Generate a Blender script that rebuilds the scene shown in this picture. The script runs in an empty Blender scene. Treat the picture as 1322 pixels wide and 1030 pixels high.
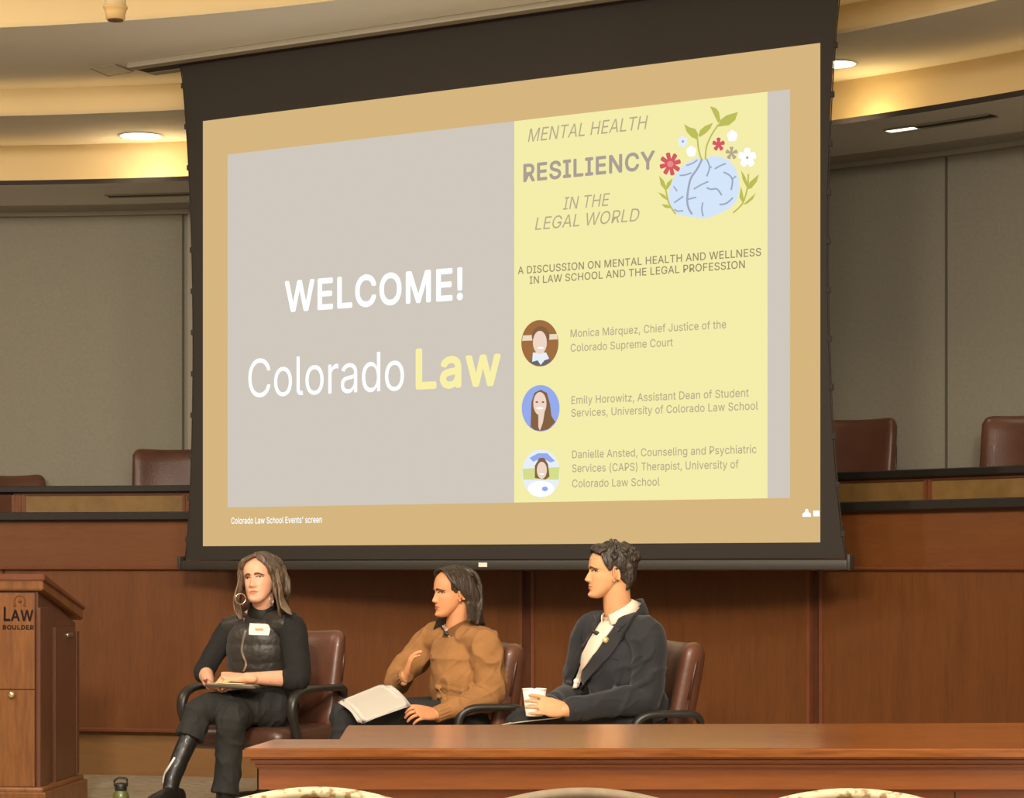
import bpy, bmesh, math, random
from mathutils import Vector, Matrix, noise
from math import sin, cos, pi, radians, atan2, sqrt, hypot

random.seed(7)
SC = bpy.context.scene
COL = SC.collection
V = Vector

# ------------------------------------------------------------------ camera
EYE = 1.18                                   # camera height, metres
FOC = 3080.0                                 # focal length in photo pixels (1322 wide)
cam_data = bpy.data.cameras.new('camera')
cam_data.sensor_fit = 'HORIZONTAL'
cam_data.sensor_width = 36.0
cam_data.lens = FOC / 1322 * 36.0
cam_data.shift_y = (733 - 515) / 1322
cam_data.clip_end = 100
cam = bpy.data.objects.new('camera', cam_data)
cam.location = (0, 0, EYE)
cam.rotation_euler = (radians(90), 0, 0)
COL.objects.link(cam)
SC.camera = cam

# ------------------------------------------------------------------ view
SC.view_settings.view_transform = 'Standard'
SC.view_settings.look = 'None'
SC.view_settings.gamma = 1.0
SC.view_settings.use_curve_mapping = False
SC.view_settings.exposure = 0.0

# ------------------------------------------------------------------ ambient light of the hall
world = bpy.data.worlds.new('world')
SC.world = world
world.use_nodes = True
bg = world.node_tree.nodes['Background']
bg.inputs[0].default_value = (1.0, 0.92, 0.80, 1)
bg.inputs[1].default_value = 1.5


def area(name, loc, target, power, size, color=(1, 0.87, 0.70), size_y=None, spread=pi):
    ld = bpy.data.lights.new(name, 'AREA')
    ld.energy = power
    ld.color = color
    ld.size = size
    if size_y:
        ld.shape = 'RECTANGLE'
        ld.size_y = size_y
    else:
        ld.shape = 'DISK'
    ld.spread = spread
    o = bpy.data.objects.new(name, ld)
    COL.objects.link(o)
    o.location = loc
    o.rotation_euler = (V(target) - V(loc)).to_track_quat('-Z', 'Y').to_euler()
    return o


def spot(name, loc, target, power, angle, blend=0.5, radius=0.06, color=(1, 0.80, 0.55)):
    ld = bpy.data.lights.new(name, 'SPOT')
    ld.energy = power
    ld.color = color
    ld.spot_size = radians(angle)
    ld.spot_blend = blend
    ld.shadow_soft_size = radius
    o = bpy.data.objects.new(name, ld)
    COL.objects.link(o)
    o.location = loc
    o.rotation_euler = (V(target) - V(loc)).to_track_quat('-Z', 'Y').to_euler()
    return o


# unseen ceiling lamps over the stage, with fill lights added above the seats
area('stage_light', (-3.2, 7.6, 4.20), (-0.9, 11.0, 0.8), 50, 0.8)
area('stage_light', (-0.8, 7.2, 4.20), (-0.2, 10.8, 0.8), 40, 0.8)
area('stage_light', (1.6, 6.6, 4.20), (1.2, 10.2, 0.6), 35, 0.8)
area('stage_light', (-4.6, 10.2, 3.90), (-2.6, 13.2, 0.9), 60, 0.6)
area('seat_fill', (-1.6, 3.0, 4.20), (-1.2, 11.5, 0.7), 46, 0.9, spread=radians(58))  # added fill, aimed at the bench panels below the screen
area('seat_fill', (1.8, 2.6, 4.20), (0.8, 11.0, 0.7), 32, 0.9, spread=radians(58))
area('row_fill', (0.2, 3.4, 4.25), (0.2, 5.2, 0.5), 105, 0.7)  # added fill for the chair rims and the table front

# ------------------------------------------------------------------ geometry helpers
ARC = V((-3.75, 6.10, 0))                    # centre the curved bench, wall and ceiling share


def P(px, py, d):
    """point at depth d (metres in front of the camera) seen at photo pixel px, py"""
    return V(((px - 661) / FOC * d, d, EYE + (733 - py) / FOC * d))


def arc_pt(R, th, z=0.0):
    return V((ARC.x + R * sin(th), ARC.y + R * cos(th), z))


def arc_theta(px, R):
    """angle on the arc of radius R that stands at photo column px"""
    k = (px - 661) / FOC
    a = k * k + 1
    b = -2 * (k * ARC.x + ARC.y)
    c = ARC.x ** 2 + ARC.y ** 2 - R * R
    d = (-b + sqrt(b * b - 4 * a * c)) / (2 * a)
    return atan2(k * d - ARC.x, d - ARC.y)


def srgb(h, a=1.0):
    if isinstance(h, str):
        h = h.lstrip('#')
        c = [int(h[i:i + 2], 16) / 255 for i in (0, 2, 4)]
    else:
        c = [x / 255 for x in h]
    return tuple([x / 12.92 if x <= 0.04045 else ((x + 0.055) / 1.055) ** 2.4 for x in c] + [a])


def tag(o, label=None, cat=None, group=None, kind=None):
    if label:
        o['label'] = label
    if cat:
        o['category'] = cat
    if group:
        o['group'] = group
    if kind:
        o['kind'] = kind
    return o


def empty(name, loc=(0, 0, 0), rz=0.0):
    o = bpy.data.objects.new(name, None)
    o.empty_display_size = 0.1
    o.location = loc
    o.rotation_euler = (0, 0, rz)
    COL.objects.link(o)
    return o


def world_of(o):
    m = Matrix.LocRotScale(o.location, o.rotation_euler, None)
    p = o.parent
    while p:
        m = Matrix.LocRotScale(p.location, p.rotation_euler, None) @ m
        p = p.parent
    return m


def obj(name, bm, mat, parent=None, smooth=True, world=False, angle=None):
    """link a bmesh (or a mesh) as ONE mesh object; world=True: its coordinates are world ones"""
    if isinstance(bm, bmesh.types.BMesh):
        me = bpy.data.meshes.new(name)
        bmesh.ops.recalc_face_normals(bm, faces=bm.faces[:])
        bm.to_mesh(me)
        bm.free()
    else:
        me = bm
    if mat is not None:
        me.materials.clear()
        for m in (mat if isinstance(mat, (list, tuple)) else [mat]):
            me.materials.append(m)
    if world and parent:
        me.transform(world_of(parent).inverted())
    for p in me.polygons:
        p.use_smooth = smooth
    if smooth and angle:
        me.set_sharp_from_angle(angle=radians(angle))
    o = bpy.data.objects.new(name, me)
    COL.objects.link(o)
    if parent:
        o.parent = parent
    return o


def BM():
    return bmesh.new()


def add_box(bm, c, s, rot=None, bevel=0.0, seg=2):
    r = bmesh.ops.create_cube(bm, size=1.0)
    vs = r['verts']
    bmesh.ops.scale(bm, vec=V(s), verts=vs)
    if bevel > 0:
        es = list({e for v in vs for e in v.link_edges})
        res = bmesh.ops.bevel(bm, geom=es, offset=bevel, segments=seg, affect='EDGES', profile=0.5)
        vs = list({v for f in res['faces'] for v in f.verts} | {v for v in vs if v.is_valid})
    m = Matrix.Translation(V(c))
    if rot is not None:
        m = m @ rot
    bmesh.ops.transform(bm, matrix=m, verts=vs)
    return vs


def add_poly(bm, pts, depth=None):
    """a filled polygon; depth (a vector) makes it a prism"""
    vs = [bm.verts.new(V(p)) for p in pts]
    f = bm.faces.new(vs)
    if depth is not None:
        r = bmesh.ops.extrude_face_region(bm, geom=[f])
        nv = [g for g in r['geom'] if isinstance(g, bmesh.types.BMVert)]
        bmesh.ops.translate(bm, vec=V(depth), verts=nv)
    return f


def add_lathe(bm, prof, c=(0, 0, 0), n=32, rot=None, close=True):
    """profile list of (radius, z) turned around z"""
    rings = []
    m = Matrix.Translation(V(c)) @ (rot if rot is not None else Matrix())
    for r, z in prof:
        rings.append([bm.verts.new(m @ V((r * cos(2 * pi * i / n), r * sin(2 * pi * i / n), z))) for i in range(n)])
    for a, b in zip(rings, rings[1:]):
        for i in range(n):
            j = (i + 1) % n
            bm.faces.new((a[i], a[j], b[j], b[i]))
    if close:
        bm.faces.new(rings[0][::-1])
        bm.faces.new(rings[-1])


def add_arc(bm, prof, t0, t1, n=48, closed=True, caps=True):
    """profile list of (R, z) swept about the ARC centre from angle t0 to t1"""
    rings = []
    for i in range(n + 1):
        t = t0 + (t1 - t0) * i / n
        rings.append([bm.verts.new(arc_pt(R, t, z)) for R, z in prof])
    m = len(prof)
    for a, b in zip(rings, rings[1:]):
        for k in range(m if closed else m - 1):
            l = (k + 1) % m
            bm.faces.new((a[k], b[k], b[l], a[l]))
    if closed and caps:
        bm.faces.new(rings[0])
        bm.faces.new(rings[-1][::-1])


def rect(R0, R1, z0, z1):
    return [(R0, z0), (R1, z0), (R1, z1), (R0, z1)]


def catmull(pts, sub):
    if sub <= 1:
        return list(pts)
    out = []
    n = len(pts)
    for i in range(n - 1):
        p0, p1, p2, p3 = pts[max(i - 1, 0)], pts[i], pts[i + 1], pts[min(i + 2, n - 1)]
        for k in range(sub):
            t = k / sub
            if isinstance(p1, Vector):
                f = lambda a, b, c, d: 0.5 * ((2 * b) + (c - a) * t + (2 * a - 5 * b + 4 * c - d) * t * t + (3 * b - a - 3 * c + d) * t ** 3)
                out.append(f(p0, p1, p2, p3))
            else:
                out.append(tuple(0.5 * ((2 * b) + (c - a) * t + (2 * a - 5 * b + 4 * c - d) * t * t + (3 * b - a - 3 * c + d) * t ** 3)
                                 for a, b, c, d in zip(p0, p1, p2, p3)))
    out.append(pts[-1])
    return out


def loft(bm, pts, radii, side=None, n=24, sub=5, exp=2.0, mod=None, cap=True, round_ends=False):
    """tube along pts with elliptic sections: radii (r along side, r across); side = vector or list"""
    pts = [V(p) for p in pts]
    radii = [(r, r) if not isinstance(r, (tuple, list)) else tuple(r) for r in radii]
    if side is None:
        d = (pts[-1] - pts[0]).normalized()
        side = V((1, 0, 0)) if abs(d.x) < 0.8 else V((0, 1, 0))
    sides = [V(s) for s in side] if isinstance(side, (list, tuple)) and not isinstance(side[0], (int, float)) else [V(side)] * len(pts)
    if round_ends:
        d0 = (pts[0] - pts[1]).normalized()
        d1 = (pts[-1] - pts[-2]).normalized()
        e0 = [(pts[0] + d0 * max(radii[0]) * k, tuple(r * sqrt(max(1 - k * k, 0.01)) for r in radii[0])) for k in (0.95, 0.7, 0.35)]
        e1 = [(pts[-1] + d1 * max(radii[-1]) * k, tuple(r * sqrt(max(1 - k * k, 0.01)) for r in radii[-1])) for k in (0.35, 0.7, 0.95)]
    P_ = catmull(pts, sub)
    R_ = catmull(radii, sub)
    S_ = catmull(sides, sub)
    if round_ends:
        P_ = [p for p, _ in e0] + P_ + [p for p, _ in e1]
        R_ = [r for _, r in e0] + R_ + [r for _, r in e1]
        S_ = [S_[0]] * 3 + S_ + [S_[-1]] * 3
    rings = []
    N = len(P_)
    for i, p in enumerate(P_):
        t = (P_[min(i + 1, N - 1)] - P_[max(i - 1, 0)]).normalized()
        s = S_[i] - t * S_[i].dot(t)
        s.normalize()
        f = t.cross(s)
        ring = []
        for k in range(n):
            a = 2 * pi * k / n
            ca, sa = cos(a), sin(a)
            if exp != 2.0:
                ca = math.copysign(abs(ca) ** (2 / exp), ca)
                sa = math.copysign(abs(sa) ** (2 / exp), sa)
            g = mod(i / (N - 1), a) if mod else 1.0
            ring.append(bm.verts.new(p + (s * (R_[i][0] * ca) + f * (R_[i][1] * sa)) * g))
        rings.append(ring)
    for a, b in zip(rings, rings[1:]):
        for i in range(n):
            j = (i + 1) % n
            bm.faces.new((a[i], a[j], b[j], b[i]))
    if cap:
        bm.faces.new(rings[0][::-1])
        bm.faces.new(rings[-1])
    return rings


def add_ball(bm, c, r, rot=None, u=24, v=16):
    res = bmesh.ops.create_uvsphere(bm, u_segments=u, v_segments=v, radius=1.0)
    rr = (r, r, r) if not isinstance(r, (tuple, list)) else r
    m = Matrix.Translation(V(c)) @ (rot if rot is not None else Matrix()) @ Matrix.Diagonal(V((*rr, 1)))
    bmesh.ops.transform(bm, matrix=m, verts=res['verts'])
    return res['verts']


def capsule(bm, a, b, ra, rb=None, n=16):
    rb = ra if rb is None else rb
    loft(bm, [a, b], [ra, rb], n=n, sub=1, round_ends=True)


def fuse(bm, voxel=0.006, smooth=4, factor=0.5, wrinkle=None, deci=None):
    """union the closed shapes in bm into one continuous skin (voxel remesh + smoothing); returns a mesh"""
    me = bpy.data.meshes.new('tmp')
    bmesh.ops.recalc_face_normals(bm, faces=bm.faces[:])
    bm.to_mesh(me)
    bm.free()
    o = bpy.data.objects.new('tmp', me)
    COL.objects.link(o)
    m = o.modifiers.new('r', 'REMESH')
    m.mode = 'VOXEL'
    m.voxel_size = voxel
    if smooth:
        s = o.modifiers.new('s', 'SMOOTH')
        s.iterations = smooth
        s.factor = factor
    dg = bpy.context.evaluated_depsgraph_get()
    out = bpy.data.meshes.new_from_object(o.evaluated_get(dg))
    bpy.data.objects.remove(o)
    bpy.data.meshes.remove(me)
    if wrinkle:
        nv = [v.normal.copy() for v in out.vertices]
        for v, n_ in zip(out.vertices, nv):
            v.co += n_ * wrinkle(v.co)
        out.update()
    return out


def copy_tree(o, parent=None):
    c = o.copy()
    COL.objects.link(c)
    c.parent = parent
    for ch in [x for x in COL.objects if x.parent == o]:
        copy_tree(ch, c)
    return c


# ------------------------------------------------------------------ materials
def mat_new(name):
    m = bpy.data.materials.new(name)
    m.use_nodes = True
    return m, m.node_tree.nodes, m.node_tree.links, m.node_tree.nodes['Principled BSDF']


def plain(name, col, rough=0.6, metal=0.0, spec=0.5, bump=0.0, bscale=200.0, var=0.0, vscale=8.0, sheen=0.0, coat=0.0, sss=0.0):
    m, N, L, b = mat_new(name)
    c = srgb(col)
    b.inputs['Base Color'].default_value = c
    b.inputs['Roughness'].default_value = rough
    b.inputs['Metallic'].default_value = metal
    b.inputs['Specular IOR Level'].default_value = spec
    b.inputs['Sheen Weight'].default_value = sheen
    b.inputs['Coat Weight'].default_value = coat
    if sss:
        b.inputs['Subsurface Weight'].default_value = sss
        b.inputs['Subsurface Radius'].default_value = (1.0, 0.35, 0.2)
        b.inputs['Subsurface Scale'].default_value = 0.008
    tc = N.new('ShaderNodeTexCoord')
    if var:
        t = N.new('ShaderNodeTexNoise')
        t.inputs['Scale'].default_value = vscale
        t.inputs['Detail'].default_value = 6
        L.new(tc.outputs['Object'], t.inputs['Vector'])
        r = N.new('ShaderNodeValToRGB')
        r.color_ramp.elements[0].position = 0.3
        r.color_ramp.elements[1].position = 0.7
        r.color_ramp.elements[0].color = tuple(x * (1 - var) for x in c[:3]) + (1,)
        r.color_ramp.elements[1].color = tuple(min(x * (1 + var), 1) for x in c[:3]) + (1,)
        L.new(t.outputs['Fac'], r.inputs['Fac'])
        L.new(r.outputs['Color'], b.inputs['Base Color'])
    if bump:
        t2 = N.new('ShaderNodeTexNoise')
        t2.inputs['Scale'].default_value = bscale
        t2.inputs['Detail'].default_value = 4
        L.new(tc.outputs['Object'], t2.inputs['Vector'])
        bp = N.new('ShaderNodeBump')
        bp.inputs['Strength'].default_value = bump
        bp.inputs['Distance'].default_value = 0.004
        L.new(t2.outputs['Fac'], bp.inputs['Height'])
        L.new(bp.outputs['Normal'], b.inputs['Normal'])
    return m


def wood(name, dark, light, scale=(14, 14, 1.2), rough=0.35, coat=0.2, fig=0.5, fine=60.0):
    """veneer: long fibres along the axis with the small scale, with broad figure on top"""
    m, N, L, b = mat_new(name)
    tc = N.new('ShaderNodeTexCoord')
    mp = N.new('ShaderNodeMapping')
    mp.inputs['Scale'].default_value = scale
    L.new(tc.outputs['Object'], mp.inputs['Vector'])
    n1 = N.new('ShaderNodeTexNoise')
    n1.inputs['Scale'].default_value = 1.6
    n1.inputs['Detail'].default_value = 8
    n1.inputs['Roughness'].default_value = 0.62
    n1.inputs['Distortion'].default_value = 0.6
    L.new(mp.outputs['Vector'], n1.inputs['Vector'])
    n2 = N.new('ShaderNodeTexNoise')
    n2.inputs['Scale'].default_value = fine / 6
    n2.inputs['Detail'].default_value = 5
    L.new(mp.outputs['Vector'], n2.inputs['Vector'])
    mx = N.new('ShaderNodeMath')
    mx.operation = 'MULTIPLY_ADD'
    mx.inputs[1].default_value = 0.45
    L.new(n2.outputs['Fac'], mx.inputs[0])
    sc = N.new('ShaderNodeMath')
    sc.operation = 'MULTIPLY'
    sc.inputs[1].default_value = 0.55
    L.new(n1.outputs['Fac'], sc.inputs[0])
    L.new(sc.outputs[0], mx.inputs[2])
    r = N.new('ShaderNodeValToRGB')
    r.color_ramp.elements[0].position = 0.5 - 0.28 * (1 - fig) - 0.06
    r.color_ramp.elements[1].position = 0.5 + 0.28 * (1 - fig) + 0.06
    r.color_ramp.elements[0].color = srgb(dark)
    r.color_ramp.elements[1].color = srgb(light)
    L.new(mx.outputs[0], r.inputs['Fac'])
    L.new(r.outputs['Color'], b.inputs['Base Color'])
    b.inputs['Roughness'].default_value = rough
    b.inputs['Coat Weight'].default_value = coat
    b.inputs['Coat Roughness'].default_value = 0.2
    bp = N.new('ShaderNodeBump')
    bp.inputs['Strength'].default_value = 0.08
    bp.inputs['Distance'].default_value = 0.002
    L.new(mx.outputs[0], bp.inputs['Height'])
    L.new(bp.outputs['Normal'], b.inputs['Normal'])
    return m


def glow(name, col, strength=1.0):
    m = bpy.data.materials.new(name)
    m.use_nodes = True
    N, L = m.node_tree.nodes, m.node_tree.links
    N.clear()
    e = N.new('ShaderNodeEmission')
    e.inputs[0].default_value = srgb(col)
    e.inputs[1].default_value = strength
    o = N.new('ShaderNodeOutputMaterial')
    L.new(e.outputs[0], o.inputs[0])
    return m


M = dict(
    panel=wood('cherry panel', (90, 50, 21), (116, 68, 29), scale=(9, 9, 1.0), rough=0.42, coat=0.15, fig=0.35),
    frieze=wood('cherry frieze', (95, 53, 22), (120, 70, 30), scale=(1.2, 1.2, 12), rough=0.42, coat=0.15, fig=0.3),
    moulding=plain('cherry moulding', (116, 66, 38), 0.35, var=0.1, vscale=20, coat=0.2),
    stile=plain('dark cherry stile', (82, 45, 26), 0.4, var=0.12, vscale=10),
    plinth=wood('plinth veneer', (120, 84, 44), (144, 104, 58), scale=(1, 1, 6), rough=0.55, coat=0.0, fig=0.1),
    maple=wood('burl veneer', (108, 80, 42), (146, 112, 64), scale=(3, 3, 3), rough=0.35, coat=0.2, fig=0.25, fine=30),
    black=plain('black counter', (34, 30, 26), 0.4, var=0.15, vscale=30),
    wallcloth=plain('wall fabric', (154, 148, 132), 0.95, bump=0.25, bscale=350, var=0.05, vscale=60),
    seam=plain('wall seam', (100, 94, 80), 0.9),
    paint=plain('ceiling paint', (250, 246, 238), 0.85, var=0.015, vscale=2),
    band=plain('cove glow tint', (218, 196, 152), 0.85, var=0.015, vscale=2),  # tan tint imitates the cove glow on the risers
    crown=plain('crown paint', (176, 168, 150), 0.7),
    slot=plain('dark slot', (58, 50, 42), 0.8),
    carpet=plain('carpet', (176, 160, 134), 1.0, bump=0.8, bscale=400, var=0.22, vscale=16),
    counter_dark=plain('counter edge', (50, 44, 36), 0.45),
    leather=plain('brown leather', (98, 62, 46), 0.38, bump=0.25, bscale=90, var=0.14, vscale=7, coat=0.08),
    leather_seat=plain('dark brown leather', (80, 52, 40), 0.36, bump=0.25, bscale=90, var=0.14, vscale=7, coat=0.08),
    piping=plain('leather piping', (70, 40, 28), 0.4),
    arm=plain('dark plastic arm', (40, 37, 33), 0.38),
    metal=plain('grey metal', (150, 144, 134), 0.35, metal=0.9),
    dark_metal=plain('dark metal', (52, 48, 44), 0.4, metal=0.5),
    mask=plain('screen masking cloth', (46, 40, 34), 0.85, bump=0.1, bscale=300),
    bar=plain('screen weight bar', (62, 58, 53), 0.5, metal=0.2),
    white=plain('white plastic', (236, 230, 218), 0.5),
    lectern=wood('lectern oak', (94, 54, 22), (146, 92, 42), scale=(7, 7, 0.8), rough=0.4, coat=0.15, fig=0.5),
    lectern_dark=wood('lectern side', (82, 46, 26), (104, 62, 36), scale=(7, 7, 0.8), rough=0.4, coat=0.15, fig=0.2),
    ink=plain('engraved ink', (48, 26, 20), 0.5),
    table=wood('table cherry', (126, 66, 28), (190, 118, 60), scale=(1.1, 14, 14), rough=0.14, coat=0.0, fig=0.5),
    table_dark=wood('table apron', (138, 74, 30), (178, 104, 48), scale=(1.1, 11, 11), rough=0.3, coat=0.3, fig=0.15),
)
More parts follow.
